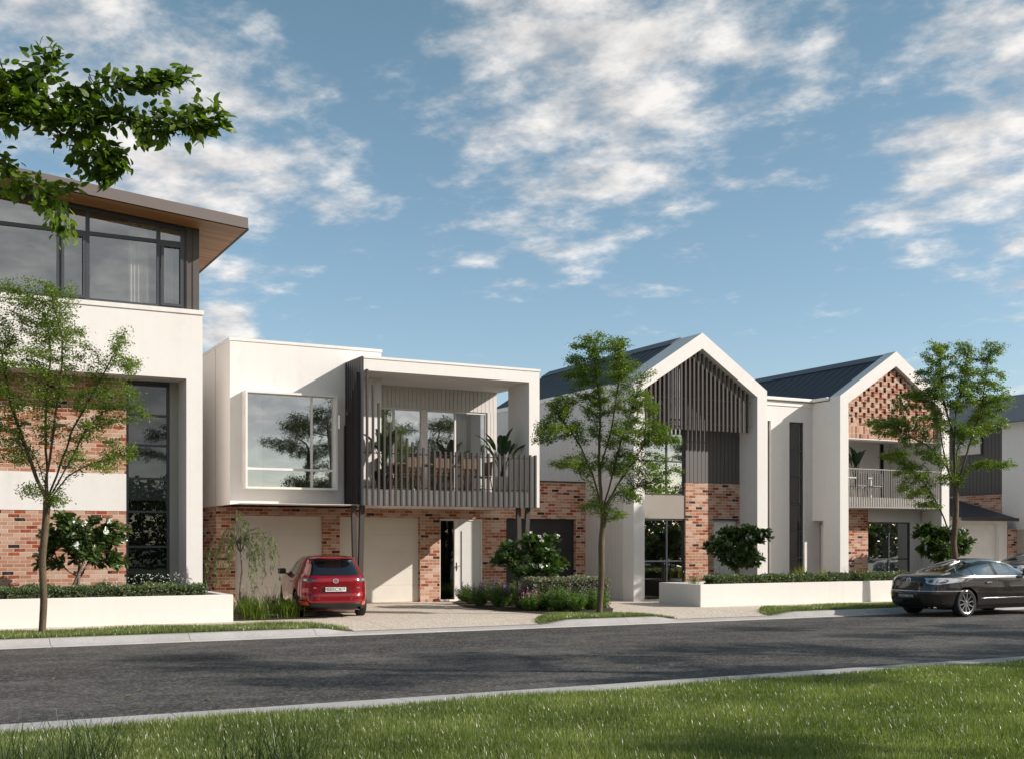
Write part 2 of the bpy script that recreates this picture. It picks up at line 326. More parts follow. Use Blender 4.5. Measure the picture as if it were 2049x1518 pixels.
# ------------------------------------------------------------------ mesh helpers
BASE = {}
class MB:
    def __init__(s): s.v = []; s.f = []
    def add(s, vs, fs):
        o = len(s.v); s.v += [tuple(p) for p in vs]; s.f += [tuple(i+o for i in f) for f in fs]; return s
    def box(s, x0, x1, y0, y1, z0, z1):
        if x0 > x1: x0, x1 = x1, x0
        if y0 > y1: y0, y1 = y1, y0
        if z0 > z1: z0, z1 = z1, z0
        return s.add([(x0,y0,z0),(x1,y0,z0),(x1,y1,z0),(x0,y1,z0),(x0,y0,z1),(x1,y0,z1),(x1,y1,z1),(x0,y1,z1)],
                     [(0,3,2,1),(4,5,6,7),(0,1,5,4),(1,2,6,5),(2,3,7,6),(3,0,4,7)])
    def prism(s, pts, y0, y1):        # polygon in XZ, counter-clockwise seen from -Y, extruded y0..y1
        n = len(pts)
        return s.add([(x, y0, z) for x, z in pts]+[(x, y1, z) for x, z in pts],
                     [tuple(range(n)), tuple(range(2*n-1, n-1, -1))]+[(i, i+n, (i+1) % n+n, (i+1) % n) for i in range(n)])
    def slab(s, quad, th):            # a quad given by 4 points, thickened downwards
        q = [Vector(p) for p in quad]; nn = (q[1]-q[0]).cross(q[3]-q[0]).normalized()
        if nn.z < 0: q = q[::-1]; nn = -nn
        b = [p-nn*th for p in q]
        return s.add(q+b, [(0,1,2,3),(7,6,5,4),(0,4,5,1),(1,5,6,2),(2,6,7,3),(3,7,4,0)])
    def bar(s, a, b, w, d=None, up=(0,0,1)):
        a = Vector(a); b = Vector(b); d = d or w; t = (b-a).normalized(); u = t.cross(Vector(up))
        if u.length < .01: u = t.cross(Vector((0,1,0)))
        u.normalize(); v = u.cross(t).normalized(); u *= w/2; v *= d/2
        P = [a-u-v, a+u-v, a+u+v, a-u+v, b-u-v, b+u-v, b+u+v, b-u+v]
        return s.add(P, [(0,1,2,3),(7,6,5,4),(0,4,5,1),(1,5,6,2),(2,6,7,3),(3,7,4,0)])
    def tube(s, pts, rad, n=6, cap=True):
        pts = [Vector(p) for p in pts]; o = len(s.v); k = len(pts)
        if not hasattr(rad, '__len__'): rad = [rad]*k
        prev = None
        for i, p in enumerate(pts):
            t = (pts[min(i+1, k-1)]-pts[max(i-1, 0)])
            if t.length < 1e-7: t = Vector((0,0,1))
            t.normalize()
            if prev is None: u = t.orthogonal().normalized()
            else:
                u = prev-t*prev.dot(t); u = u.normalized() if u.length > 1e-5 else t.orthogonal().normalized()
            prev = u; w = t.cross(u)
            for j in range(n):
                a = 2*math.pi*j/n; s.v.append(tuple(p+(u*math.cos(a)+w*math.sin(a))*rad[i]))
        for i in range(k-1):
            for j in range(n):
                a = o+i*n+j; b = o+i*n+(j+1) % n; s.f.append((a, b, b+n, a+n))
        if cap: s.f.append(tuple(o+j for j in range(n-1, -1, -1))); s.f.append(tuple(o+(k-1)*n+j for j in range(n)))
        return s
    def lathe(s, prof, n=24, c=(0,0,0), axis='Z'):
        o = len(s.v)
        for (r, h) in prof:
            for j in range(n):
                a = 2*math.pi*j/n; x, y = r*math.cos(a), r*math.sin(a)
                p = (x, y, h) if axis == 'Z' else (x, h, y)
                s.v.append((p[0]+c[0], p[1]+c[1], p[2]+c[2]))
        for i in range(len(prof)-1):
            for j in range(n):
                a = o+i*n+j; b = o+i*n+(j+1) % n
                s.f.append((a, b, b+n, a+n) if axis == 'Z' else (a, a+n, b+n, b))
        return s
    def build(s, name, mat, parent=None, smooth=False, bevel=0, local=False):
        me = bpy.data.meshes.new(name); bx, by, bz = (0,0,0) if (local or parent is None) else BASE.get(parent.name, (0,0,0))
        me.from_pydata([(p[0]-bx, p[1]-by, p[2]-bz) for p in s.v], [], s.f); me.materials.append(mat)
        if smooth: me.polygons.foreach_set('use_smooth', [True]*len(me.polygons))
        me.update(); o = bpy.data.objects.new(name, me); col.objects.link(o); o.parent = parent
        BASE[o.name] = (bx, by, bz)
        if bevel:
            m = o.modifiers.new('bevel', 'BEVEL'); m.width = bevel; m.segments = 2; m.limit_method = 'ANGLE'
        return o
def tag(o, label=None, cat=None, group=None, kind=None):
    if label: o['label'] = label
    if cat: o['category'] = cat
    if group: o['group'] = group
    if kind: o['kind'] = kind
    return o
def thing(name, label, cat, loc=(0,0,0), group=None):
    o = bpy.data.objects.new(name, None); o.empty_display_size = .2; col.objects.link(o); o.location = loc; BASE[o.name] = tuple(loc)
    return tag(o, label, cat, group)
def recentre(o):       # single-mesh top-level thing: put the origin at its foot
    me = o.data; n = len(me.vertices); a = np.empty(n*3); me.vertices.foreach_get('co', a); a = a.reshape(-1, 3)
    c = np.array([(a[:,0].min()+a[:,0].max())/2, (a[:,1].min()+a[:,1].max())/2, a[:,2].min()]); a -= c
    me.vertices.foreach_set('co', a.ravel()); o.location = tuple(c+np.array(o.location)); me.update(); return o
def struct(name, mb, mat, **k): return tag(mb.build(name, mat, **k), kind='structure')
def npmesh(name, V, Fc, mat, parent=None, rnd=None, smooth=False, local=False, per=None):
    """fast mesh from numpy: V (n,3), Fc (m,k) all faces with k corners"""
    V = np.asarray(V, dtype=np.float64); Fc = np.asarray(Fc, dtype=np.int32)
    if parent is not None and not local: V = V-np.array(BASE.get(parent.name, (0,0,0)))
    me = bpy.data.meshes.new(name); m, k = Fc.shape
    me.vertices.add(len(V)); me.vertices.foreach_set('co', V.ravel()); me.loops.add(m*k); me.loops.foreach_set('vertex_index', Fc.ravel())
    me.polygons.add(m); me.polygons.foreach_set('loop_start', np.arange(0, m*k, k, dtype=np.int32)); me.update(calc_edges=True)
    if rnd is not None:
        at = me.attributes.new('rnd', 'FLOAT', 'FACE'); at.data.foreach_set('value', np.asarray(rnd, dtype=np.float32))
    if smooth: me.polygons.foreach_set('use_smooth', [True]*m)
    me.materials.append(mat); o = bpy.data.objects.new(name, me); col.objects.link(o); o.parent = parent
    BASE[o.name] = (0,0,0) if (parent is None or local) else BASE.get(parent.name, (0,0,0))
    return o
def copy_tree(o, parent=None):
    c = o.copy(); col.objects.link(c); c.parent = parent; BASE[c.name] = BASE.get(o.name, (0,0,0))
    for ch in list(o.children): copy_tree(ch, c)
    return c
def panel(mb, x0, x1, z0, z1, yf, th, holes=(), axis='Y'):
    """wall facing -Y (or -X) with rectangular openings; (axis X: x means Y coordinate, yf the X plane)"""
    xs = sorted({x0, x1, *[h[i] for h in holes for i in (0, 1)]}); zs = sorted({z0, z1, *[h[i] for h in holes for i in (2, 3)]})
    xs = [x for x in xs if x0 <= x <= x1]; zs = [z for z in zs if z0 <= z <= z1]
    def solid(i, j):
        if i < 0 or j < 0 or i >= len(xs)-1 or j >= len(zs)-1: return False
        cx, cz = (xs[i]+xs[i+1])/2, (zs[j]+zs[j+1])/2
        return not any(h[0] < cx < h[1] and h[2] < cz < h[3] for h in holes)
    P = (lambda a, d, z: (a, yf+d, z)) if axis == 'Y' else (lambda a, d, z: (yf+d, a, z))
    fl = axis != 'Y'
    def q(*p): mb.add(p[::-1] if fl else p, [(0,1,2,3)])
    for i in range(len(xs)-1):
        for j in range(len(zs)-1):
            if not solid(i, j): continue
            a, b, c, d = xs[i], xs[i+1], zs[j], zs[j+1]
            q(P(a,0,c), P(b,0,c), P(b,0,d), P(a,0,d)); q(P(a,th,c), P(a,th,d), P(b,th,d), P(b,th,c))
            if not solid(i-1, j): q(P(a,0,c), P(a,0,d), P(a,th,d), P(a,th,c))
            if not solid(i+1, j): q(P(b,0,c), P(b,th,c), P(b,th,d), P(b,0,d))
            if not solid(i, j-1): q(P(a,0,c), P(a,th,c), P(b,th,c), P(b,0,c))
            if not solid(i, j+1): q(P(a,0,d), P(b,0,d), P(b,th,d), P(a,th,d))
    return mb
def grooved(mb, a0, a1, z0, ztop, plane, pitch=.15, gap=.012, th=.016, axis='Y', sgn=-1):
    """vertical boards proud of a backing plane"""
    zt = ztop if callable(ztop) else (lambda a: ztop)
    n = max(1, round((a1-a0)/pitch)); p = (a1-a0)/n
    for i in range(n):
        a, b = a0+i*p+gap/2, a0+(i+1)*p-gap/2
        q = [(a, z0), (b, z0), (b, zt(b)), (a, zt(a))]
        if axis == 'Y': mb.prism(q, plane+sgn*th, plane)
        else:
            x0, x1 = plane+sgn*th, plane
            V = [(x0, y, z) for y, z in q]+[(x1, y, z) for y, z in q]
            mb.add(V, [(3,2,1,0),(4,5,6,7)]+[(i2, (i2+1) % 4, (i2+1) % 4+4, i2+4) for i2 in range(4)])
    return mb
def window(par, x0, x1, z0, z1, y, mat, glass, mull=(), trans=(), fw=.05, depth=.07, room=1.6, curt=(), roomat=None, ztop=None, floorz=None, label=None, rx0=None, rx1=None, rtop=None):
    """frame in the opening; glass pane, curtains and a room behind are its sub-parts"""
    m = MB(); zt = ztop or (lambda x: z1)
    if ztop is None: m.box(x0, x1, y, y+depth, z1-fw, z1)
    else: m.prism([(x0, zt(x0)-fw), (x1, zt(x1)-fw), (x1, zt(x1)), (x0, zt(x0))], y, y+depth)
    m.box(x0, x1, y, y+depth, z0, z0+fw)
    def vert(a, b): m.prism([(a, z0+fw), (b, z0+fw), (b, zt(b)-fw-.001), (a, zt(a)-fw-.001)], y+.002, y+depth-.002)
    vert(x0, x0+fw); vert(x1-fw, x1)
    for c in mull: vert(c-fw*.45, c+fw*.45)
    for t in trans: m.box(x0+fw, x1-fw, y+.006, y+depth-.006, t-fw*.45, t+fw*.45)
    fr = m.build('window', mat, par)
    if label: fr['label'] = label
    g = MB(); yy = y+depth*.5; g.add([(x0+.01, yy, z0+.01), (x1-.01, yy, z0+.01), (x1-.01, yy, zt(x1)-.01), (x0+.01, yy, zt(x0)-.01)], [(0,1,2,3)])
    g.build('pane', glass, fr)
    if room:
        r = MB(); zr = (max(zt(x0), zt(x1))+.05) if rtop is None else rtop; a, b = (x0-.3 if rx0 is None else rx0), (x1+.3 if rx1 is None else rx1); yb = y+depth+room; yf = y+depth+.06; zf = z0 if floorz is None else floorz
        r.add([(a,yf,zf),(b,yf,zf),(b,yb,zf),(a,yb,zf),(a,yf,zr),(b,yf,zr),(b,yb,zr),(a,yb,zr)], [(0,1,2,3),(7,6,5,4),(3,2,6,7),(1,5,6,2),(0,3,7,4)])
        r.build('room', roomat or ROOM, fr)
    for (c0, c1) in curt:
        n = max(12, int((c1-c0)/.012)); V = []; zc = z0+.02
        for i in range(n+1):
            u = c0+(c1-c0)*i/n; w = y+depth+.16+.028*math.sin(u*2*math.pi/.085)+.012*math.sin(u*41)
            V += [(u, w, zc), (u, w, zt(u)-.03)]
        npmesh('curtain', V, [(2*i, 2*i+2, 2*i+3, 2*i+1) for i in range(n)], SHEER, fr, rnd=[.5]*n, smooth=True)
    return fr

# ------------------------------------------------------------------ ground, road, kerbs
struct('ground', MB().add([(-1500,-1500,-.45),(1500,-1500,-.45),(1500,1500,-.45),(-1500,1500,-.45)], [(0,1,2,3)]), simple('far_ground', (.07, .09, .035), .95, var=.3, vs=.05))
struct('road', MB().add([(-120,11.7,-.12),(160,11.7,-.12),(160,21.52,-.12),(-120,21.52,-.12)], [(0,1,2,3)]), ASPH)
RZ = -.12
# driveways: where the kerb is laid down
DR = [(8.05, 12.3), (15.95, 18.6)]
def drop(X):
    v = 0
    for a, b in DR:
        if a-.75 < X < b+.75: v = max(v, min(1, (X-(a-.75))/.75, ((b+.75)-X)/.75))
    return v*v*(3-2*v)
def ground_z(X, Y):
    if Y >= 23.5: return 0
    return -.085*drop(X)*(1-(Y-22.0)/1.5)
def far_kerb():
    xs = [-120+2*i for i in range(60)]+[0+.15*i for i in range(190)]+[28.5+3*i for i in range(44)]
    V = []; Fc = []
    for X in xs:
        d = drop(X); top = -.085*d; prof = [(21.45, -.30), (21.45, -.113), (21.72, -.108), (21.76, -.100), (21.90, -.02-.080*d), (21.94, top-.003), (22.06, top), (22.06, -.30)]
        V += [(X, y, z) for y, z in prof]
    k = 8
    for i in range(len(xs)-1):
        for j in range(k-1): a = i*k+j; Fc.append((a, a+k, a+k+1, a+1))
    o = npmesh('far_kerb', V, Fc, CONC); tag(o, kind='structure')
far_kerb()
m = MB(); m.box(-120, 160, 11.27, 11.78, -.44, 0)
struct('near_kerb', m, CONC, bevel=.018)
def paving():
    xs = [-120+2*i for i in range(60)]+[0+.25*i for i in range(114)]+[28.5+3*i for i in range(44)]; ys = [22.06, 22.4, 22.8, 23.2, 23.5, 26, 50]
    V = [(X, Y, ground_z(X, Y)) for X in xs for Y in ys]; k = len(ys)
    Fc = [(i*k+j, (i+1)*k+j, (i+1)*k+j+1, i*k+j+1) for i in range(len(xs)-1) for j in range(k-1)]
    tag(npmesh('driveway_paving', V, Fc, AGGR), kind='structure')
paving()
struct('near_verge_soil', MB().box(-60, 90, -40, 11.27, -.44, -.012), simple('lawn_soil', (.030, .045, .012), .95, var=.5, vs=30))

rng = np.random.default_rng(5)
def blades(n, sample, hmin, hmax, w, name, label, mat=GRASS, lean=.35, kind='stuff', clump=0):
    """n grass blades: bent two-segment strips"""
    P = sample(n); n = len(P); a = rng.uniform(0, 2*np.pi, n); h = rng.uniform(hmin, hmax, n)*(1+.25*np.sin(P[:,0]*2.1+P[:,1]*1.3))
    side = np.stack([np.cos(a), np.sin(a), np.zeros(n)], 1)*(w*rng.uniform(.6, 1.2, n))[:,None]/2
    la = rng.uniform(0, 2*np.pi, n); lm = rng.uniform(.05, lean, n)*h*1.4
    ld = np.stack([np.cos(la)*lm, np.sin(la)*lm, np.zeros(n)], 1); up = np.array([0,0,1.])
    b = P; m = P+ld*.35+up*(h*.55)[:,None]; t = P+ld+up*h[:,None]
    V = np.stack([b-side, b+side, m+side*.8, m-side*.8, t+side*.12, t-side*.12], 1).reshape(-1, 3)
    i = np.arange(n)*6; Fc = np.concatenate([np.stack([i,i+1,i+2,i+3],1), np.stack([i+3,i+2,i+4,i+5],1)])
    r = rng.random(n)**1.2; fld = np.sin(P[:,0]*1.9+np.sin(P[:,1]*2.3))*np.cos(P[:,1]*2.9+P[:,0]*.7)+.6*np.sin(P[:,0]*6.1+P[:,1]*3.7)*np.sin(P[:,1]*7.3); r = np.clip(r*.65+.20+.17*fld, 0, 1)
    o = npmesh(name, V, Fc, mat, rnd=np.concatenate([r, r])); return tag(o, label, 'grass', kind=kind)
def lawn(n):
    # denser towards the camera
    Y = 11.24-5.9*rng.random(n*2)**1.0; X = rng.uniform(.2, 14.4, n*2)
    k = (X/Y > .03) & (X/Y < 1.36); X = X[k][:n]; Y = Y[k][:n]
    return np.stack([X, Y, np.full(len(X), -.012)], 1)
blades(300000, lawn, .035, .080, .0058, 'lawn', 'sunlit green lawn in front of the near kerb')
def strip_ok(X, Y):
    w = np.ones(len(X), bool)
    yb = 23.62+.02*np.sin(X*3)
    for a, b in DR:
        # rounded noses of the grass where a driveway crosses
        d = np.minimum(np.abs(X-a), np.abs(X-b)); inside = (X > a) & (X < b); w &= ~inside
        yb = np.minimum(yb, 22.10+1.55*np.clip(d/1.3, 0, 1)**.6)
    return w & (Y < yb)
def gstrip(x0, x1):
    def f(n):
        X = rng.uniform(x0, x1, n); Y = rng.uniform(22.10, 23.65, n); k = strip_ok(X, Y)
        return np.stack([X[k], Y[k], np.array([ground_z(a, b) for a, b in zip(X[k], Y[k])])], 1)
    return f
blades(30000, gstrip(-2, 8.1), .04, .085, .009, 'verge_grass', 'long narrow grass strip below the left planter wall')
blades(16000, gstrip(12.3, 15.95), .04, .08, .009, 'verge_grass', 'short tapering grass strip round the middle street tree')
blades(30000, gstrip(18.6, 27.5), .04, .08, .009, 'verge_grass', 'grass strip between the right planter wall and the dark sedan')
for (a, b) in ((-40, 8.1), (12.3, 15.95), (18.6, 60)):
    V = []; xs = np.linspace(a, b, int((b-a)/.1) if b-a < 10 else 500)
    for X in xs:
        d = min([abs(X-q) for p in DR for q in p]); yb = min(23.60, 22.10+1.5*min(1, d/1.3)**.6); V += [(X, 22.09, ground_z(X, 22.09)+.004), (X, yb, ground_z(X, yb)+.004)]
    struct('verge_soil', MB().add(V, [(2*i, 2*i+2, 2*i+3, 2*i+1) for i in range(len(xs)-1)]), MATS['lawn_soil'])

# ================================================================== HOUSE 1: white frame, dark glazed top storey, tilted roof (left)
def house_left():
    Yf, Yb = 27.57, 28.4
    xr = XA(405.3, Yf); xi = XA(373, Yf); zc = 7.07; zs = 5.47
    h = thing('townhouse', 'tall white house with tilted brown roof and glazed top floor at the left edge', 'house', (2, Yf, 0))
    m = MB(); m.box(-9, xi, Yf, Yb+.4, zs, zc-.10); m.box(xi, xr, Yf, Yb+.4, 0, zc-.10); m.box(-9, xr, Yb+.4, 44, zs+.2, zc-.10); m.box(xr-.3, xr-.002, Yb+.4, 44, 0, zs+.2)
    m.build('white_frame', WHITE, h)
    m = MB(); m.box(-9, xr+.03, Yf-.03, Yb, zc-.10, zc); m.build('parapet_cap', WPAINT, h)
    w1 = XA(252.5, Yb)           # right edge of the brick
    m = MB(); m.box(-9, w1, Yb, Yb+.25, 0, ZA(200, 1021, Yb)); m.box(-9, w1, Yb, Yb+.25, ZA(200, 946, Yb), zs-.002); m.build('brick_wall', BRICK, h)
    m = MB(); m.box(-9, w1-.001, Yb-.012, Yb+.25, ZA(200, 1021, Yb)+.001, ZA(200, 946, Yb)-.001); m.build('rendered_band', WHITE, h)
    w2 = XA(339, Yb+.05)
    m = MB(); m.box(w2+.002, xi-.002, Yb+.02, Yb+.3, 0, zs-.002); m.build('return_wall', GREYR, h)  # grey stands in for the jamb's shade, put into the wall colour
    yb = Yb+.05
    tr = [ZA(300, y, yb) for y in (830.5, 890.5, 957, 1023, 1093)]
    f = window(h, w1+.002, w2, .60, zs-.002, yb, ALU, GLASSD, trans=tr, room=1.4, fw=.06, curt=[(w1+.05, w2-.08)] if False else (), label='tall narrow dark framed window')
    m = MB(); m.box(w1+.07, w2-.07, yb+.045, yb+.05, ZA(300, 1000, yb), tr[2]-.03); m.build('spandrel_panel', simple('blue_grey_spandrel', (.16, .18, .19), .3), f)
    n = 60; V = []
    for i in range(n+1):
        u = w1+.05+(w2-w1-.1)*i/n; V += [(u, yb+.20+.02*math.sin(i*1.9), .62), (u, yb+.20+.02*math.sin(i*1.9), ZA(300, 1000, yb))]
    npmesh('curtain', V, [(2*i, 2*i+2, 2*i+3, 2*i+1) for i in range(n)], mk_leaf('charcoal_curtain', (.05, .05, .055), (.05, .05, .055), .1, .9, .1, (1, 1, 1)), f, rnd=[.5]*n, smooth=True)
    # top storey
    Yw = 27.72; xw = 6.33; s = .0876
    so = lambda x: 9.0+s*(xw-x)     # soffit height
    x370 = XA(370.5, Yw)
    m = MB(); m.prism([(x370, zc), (xw, zc), (xw, so(xw)-.002), (x370, so(x370)-.002)], Yw, Yw+.2); m.add([(xw, Yw+.2, zc), (xw, 44, zc), (xw, 44, so(xw)-.002), (xw, Yw+.2, so(xw)-.002)], [(0,1,2,3)])
    m.build('upper_wall', simple('dark_brown_cladding', (.085, .072, .062), .5), h)
    m = MB()
    for x in (x370+.02, (x370+xw)/2): m.box(x, x+.02, Yw-.012, Yw, zc, so(x)-.06)
    m.build('cladding_joint', DARK, h)
    tz = ZA(370, 488.4, Yw)
    edges = [(XA(-330, Yw), XA(118, Yw)), (XA(118, Yw), XA(176, Yw)), (XA(176, Yw), XA(318, Yw)), (XA(318, Yw), x370)]
    window(h, edges[0][0], x370, zc, 9, Yw+.02, ALU, GLASSU, mull=[e[1] for e in edges[:3]]+[XA(-100, Yw)], trans=[tz], fw=.09, depth=.1, room=4, ztop=lambda x: so(x)-.02,
           curt=[(XA(262, Yw), XA(302, Yw)), (XA(326, Yw), XA(352, Yw))], label='wide dark framed window under the tilted roof', rtop=9.0, rx1=6.25)
    for (a, b) in (edges[1], edges[3]):      # opening sashes
        m = MB()
        a += .05; b -= .05; z0 = zc+.07; z1 = tz-.05
        m.box(a, a+.06, Yw-.012, Yw+.018, z0, z1); m.box(b-.06, b, Yw-.012, Yw+.018, z0, z1); m.box(a+.06, b-.06, Yw-.012, Yw+.018, z0, z0+.06); m.box(a+.06, b-.06, Yw-.012, Yw+.018, z1-.06, z1)
        m.build('sash', ALU, h)
    # roof: timber soffit, deep metal fascia
    xc = 7.27; Y0 = 26.9; th = .27; zz = lambda x: 9.0+s*(xw-x)
    V = [(-9, Y0, zz(-9)), (xc, Y0, zz(xc)), (xc, 44, zz(xc)), (-9, 44, zz(-9))]
    r = MB().add([(x, y, z+.02) for x, y, z in V]+[(x, y, z+th) for x, y, z in V], [(0,3,2,1),(4,5,6,7),(0,1,5,4),(1,2,6,5),(2,3,7,6),(3,0,4,7)]).build('roof', FASC, h)
    MB().add([(-9, Y0+.02, zz(-9)), (xc-.02, Y0+.02, zz(xc-.02)), (xc-.02, 43.9, zz(xc-.02)), (-9, 43.9, zz(-9))], [(0,3,2,1)]).build('soffit', TIMB, r)
    MB().box(xc-.02, xc+.012, Y0+.0, 44, zz(xc)-.02, zz(xc)+.035).build('roof_edge', DARK, r)
house_left()

# ================================================================== HOUSE 2: white box, bay window, slatted balcony over brick garages
def house_balcony():
    W, B, GY = 28.92, 27.75, 30.40
    h = thing('townhouse', 'white cubic house with slatted balcony above two cream garage doors', 'house', (11.5, B, 0))
    xl = 7.36; xr = 11.36; zb = 2.615; zt = 6.74
    bx0, bx1, bz0, bz1 = 7.66, 10.04, 3.01, 5.43
    m = MB(); panel(m, xl, xr, zb, zt-.07, W, .25, [(bx0+.03, bx1-.03, bz0+.03, bz1-.03)])
    m.box(xl, xl+.25, W+.25, 40, zb, zt-.07); m.box(xr-.25, xr, W+.25, 40, zb+.4, zt-.07); m.box(xl+.25, xr-.25, W+.25, 40, zb, zb+.2); m.box(xl+.25, xr-.25, W+.25, 40, zt-.3, zt-.1)
    m.build('white_box', WHITE, h)
    MB().box(xl-.02, xr+.02, W-.02, 40, zt-.07, zt).build('parapet_cap', WPAINT, h)
    MB().box(xl-.004, xl, GY-.01, GY+.01, zb+.02, zt-.08).build('wall_joint', simple('control_joint', (.2, .18, .16), .9), h)  # dark strip drawn for the control joint of the side wall
    # bay window box
    yb = 28.58; t = .05
    f = MB(); f.box(bx0, bx1, yb, W+.3, bz1-t, bz1); f.box(bx0, bx1, yb, W+.3, bz0, bz0+t); f.box(bx0, bx0+t, yb, W+.3, bz0+t, bz1-t); f.box(bx1-t, bx1, yb, W+.3, bz0+t, bz1-t)
    bay = f.build('bay_window', WPAINT, h)
    yg = yb+.14; xm = XA(624, yg); zm = ZA(560, 938, yg)
    f = MB(); f.box(bx0+t, bx0+t+.02, yg, yg+.06, bz0+t, bz1-t); f.box(bx1-t-.03, bx1-t, yg, yg+.06, bz0+t, bz1-t); f.box(xm-.025, xm+.025, yg, yg+.06, bz0+t, bz1-t)
    f.box(bx0+t, bx1-t, yg-.012, yg+.05, zm-.028, zm+.028); f.build('mullion', WPAINT, bay)
    MB().add([(bx0+t, yg+.03, bz0+t), (bx1-t, yg+.03, bz0+t), (bx1-t, yg+.03, bz1-t), (bx0+t, yg+.03, bz1-t)], [(0,1,2,3)]).build('pane', GLASS, bay)
    a, b = xl+.26, xr-.26
    r = MB(); r.add([(a,W+.26,2.9),(b,W+.26,2.9),(b,W+4,2.9),(a,W+4,2.9),(a,W+.26,5.7),(b,W+.26,5.7),(b,W+4,5.7),(a,W+4,5.7)], [(0,1,2,3),(7,6,5,4),(3,2,6,7),(1,5,6,2),(0,3,7,4)]); r.build('room', ROOM, h)
    n = 50; V = []
    for i in range(n+1):
        u = bx0+.08+.42*i/n; y = yg+.22+.03*math.sin(i*1.3); V += [(u, y, bz0+.06), (u, y, bz1-.06)]
    npmesh('curtain', V, [(2*i, 2*i+2, 2*i+3, 2*i+1) for i in range(n)], SHEER, bay, rnd=[.5]*n, smooth=True)
    # balcony frame
    X0, X1 = 10.41, 15.48; fi = 15.16; zr = 6.35; zso = 5.99; Yk = 30.1
    m = MB(); m.box(X0, X1, B, Yk+.2, zso, zr-.06); m.box(fi, X1, B, W+.05, zb+.01, zso); m.build('balcony_frame', WHITE, h)
    MB().box(X0-.02, X1+.02, B-.02, Yk+.2, zr-.06, zr).build('balcony_roof_cap', WPAINT, h)
    m = MB(); m.box(X0+.02, fi-.001, B+.002, Yk, zb+.014, 3.02); m.build('balcony_floor', WHITE, h)
    # back wall of the balcony: vertical boards and glazed doors
    xd0, xd1 = xr+.002, XA(975, Yk); zd = ZA(870, 819.5, Yk); xe = XA(994.3, Yk)
    m = MB(); m.box(xr, xe-.001, Yk+.012, Yk+.2, zd, zso); m.box(xd1, xe-.001, Yk+.012, Yk+.2, 3.0, zd)
    grooved(m, xr+.002, xe, zd+.001, zso-.001, Yk+.012, .125); grooved(m, xd1+.002, xe, 3.02, zd, Yk+.012, .12); m.build('board_wall', CLADW, h)
    MB().box(xe-.15, xe, Yk+.2, 40, zb, zso-.02).build('side_wall', CLADW, h)
    w = window(h, xd0, xd1, 3.02, zd, Yk+.03, WPAINT, GLASS, mull=[XA(789.5, Yk), XA(912, Yk)], fw=.055, room=3.5, curt=[(XA(922, Yk), XA(940, Yk))], label='wide white framed glazed doors opening on the balcony')
    MB().box(XA(843, Yk), XA(856, Yk), Yk+.01, Yk+.12, 3.02, zd-.05).build('door_post', WPAINT, w)
    # slats in front
    tops = [(734.5,738.6),(746.4,769),(757.8,805.7),(769,827.5),(780.8,844),(792,857),(803,867.5),(814.5,876),(825.5,883.5),(836.5,888.7),(847,894.7),(858.3,897.7),(869.3,900),(880.4,901.8),(891,902.5)]
    px = [t_[0] for t_ in tops]
    while px[-1] < 1064: px.append(px[-1]+(11.0-.0045*(px[-1]-890)))
    y = B-.03; m = MB(); zr_ = ZA(891, 902.5, y)
    for i, p in enumerate(px):
        x = XA(p, y); z = ZA(p, tops[i][1], y) if i < len(tops) else zr_+(4.03-zr_)*(p-891)/175
        z = min(z, 6.30); m.box(x-.026, x+.026, y-.028, y+.029, zb-.01, z)
    m.build('slat_screen', BATT, h)
    m = MB(); n = 9
    for i in range(n): yy = B-.05+(W-B-.02)*i/(n-1)*.97; m.box(X0-.06, X0+.0, yy, yy+.085, zb-.01, zr-.03)
    side = [(.06, 4.7), (.20, 4.95), (.34, 5.15), (.48, 5.35), (.62, 5.55), (.78, 5.75), (.92, 5.95)]
    m.build('side_slat_screen', DARK, h)
    m = MB()
    for k, (d, z) in enumerate(side): m.box(X0-.115, X0-.065, W-.08-d, W-.035-d, zb-.01, z)
    m.build('side_slat_screen', BATT, h)
    m = MB(); m.box(X0+.03, fi-.01, B+.09, B+.115, 3.93, 3.955); m.box(X0+.03, fi-.01, B+.07, B+.10, 3.07, 3.09); m.build('handrail', DARK, h)
    # ground floor brick
    gx = lambda p: XA(p, GY)
    d1, d2, dd, g3 = (gx(470.5), gx(647.3)), (gx(680), gx(841)), (gx(880), gx(966.6)), (gx(1013), gx(1152.5))
    zd2 = 2.38; xe2 = 18.555
    m = MB(); panel(m, xl+.02, xe2, 0, zb+.0, GY, .22, [(*d1, -1, zd2), (*d2, -1, zd2), (*dd, -1, zd2-.03), (*g3, -1, zd2)])
    m.box(X1-.25, xe2, GY, GY+.22, zb, 3.47); m.box(xl+.02, xl+.24, GY+.22, 40, 0, zb); m.build('brick_wall', BRICK, h)
    MB().box(xl+.3, fi, GY+.3, 40, zb-.2, zb-.003).build('ceiling', WHITE, h)
    MB().box(xl+.02, fi-.02, B+.1, GY+.22, zb+.0, zb+.012).build('soffit', WPAINT, h)
    MB().box(X1-.25, xe2, GY-.03, GY+.25, 3.47, 3.51).build('wall_cap', DARK, h)
    def garage(a, b, z, mt, lab):
        g = MB(); yy = GY+.13; N = 5
        for i in range(N):
            z0 = .008+(z-.01)*i/N; z1 = (z-.0)*(i+1)/N-.008 if i < N-1 else z-.0; g.box(a+.004, b-.004, yy, yy+.05, z0, z1)
        g.box(a+.004, b-.004, yy+.008, yy+.045, 0.01, z-.003)
        g.build('garage_door', mt, h, bevel=.004)['label'] = lab
    GD = simple('cream_garage_door', (.66, .62, .55), .5, var=.03, bs=200, bstr=.05)
    garage(*d1, zd2, GD, 'cream garage door behind the weeping tree'); garage(*d2, zd2, GD, 'cream garage door behind the red car'); garage(*g3, zd2, GARD, 'charcoal garage door behind the flowering shrub')
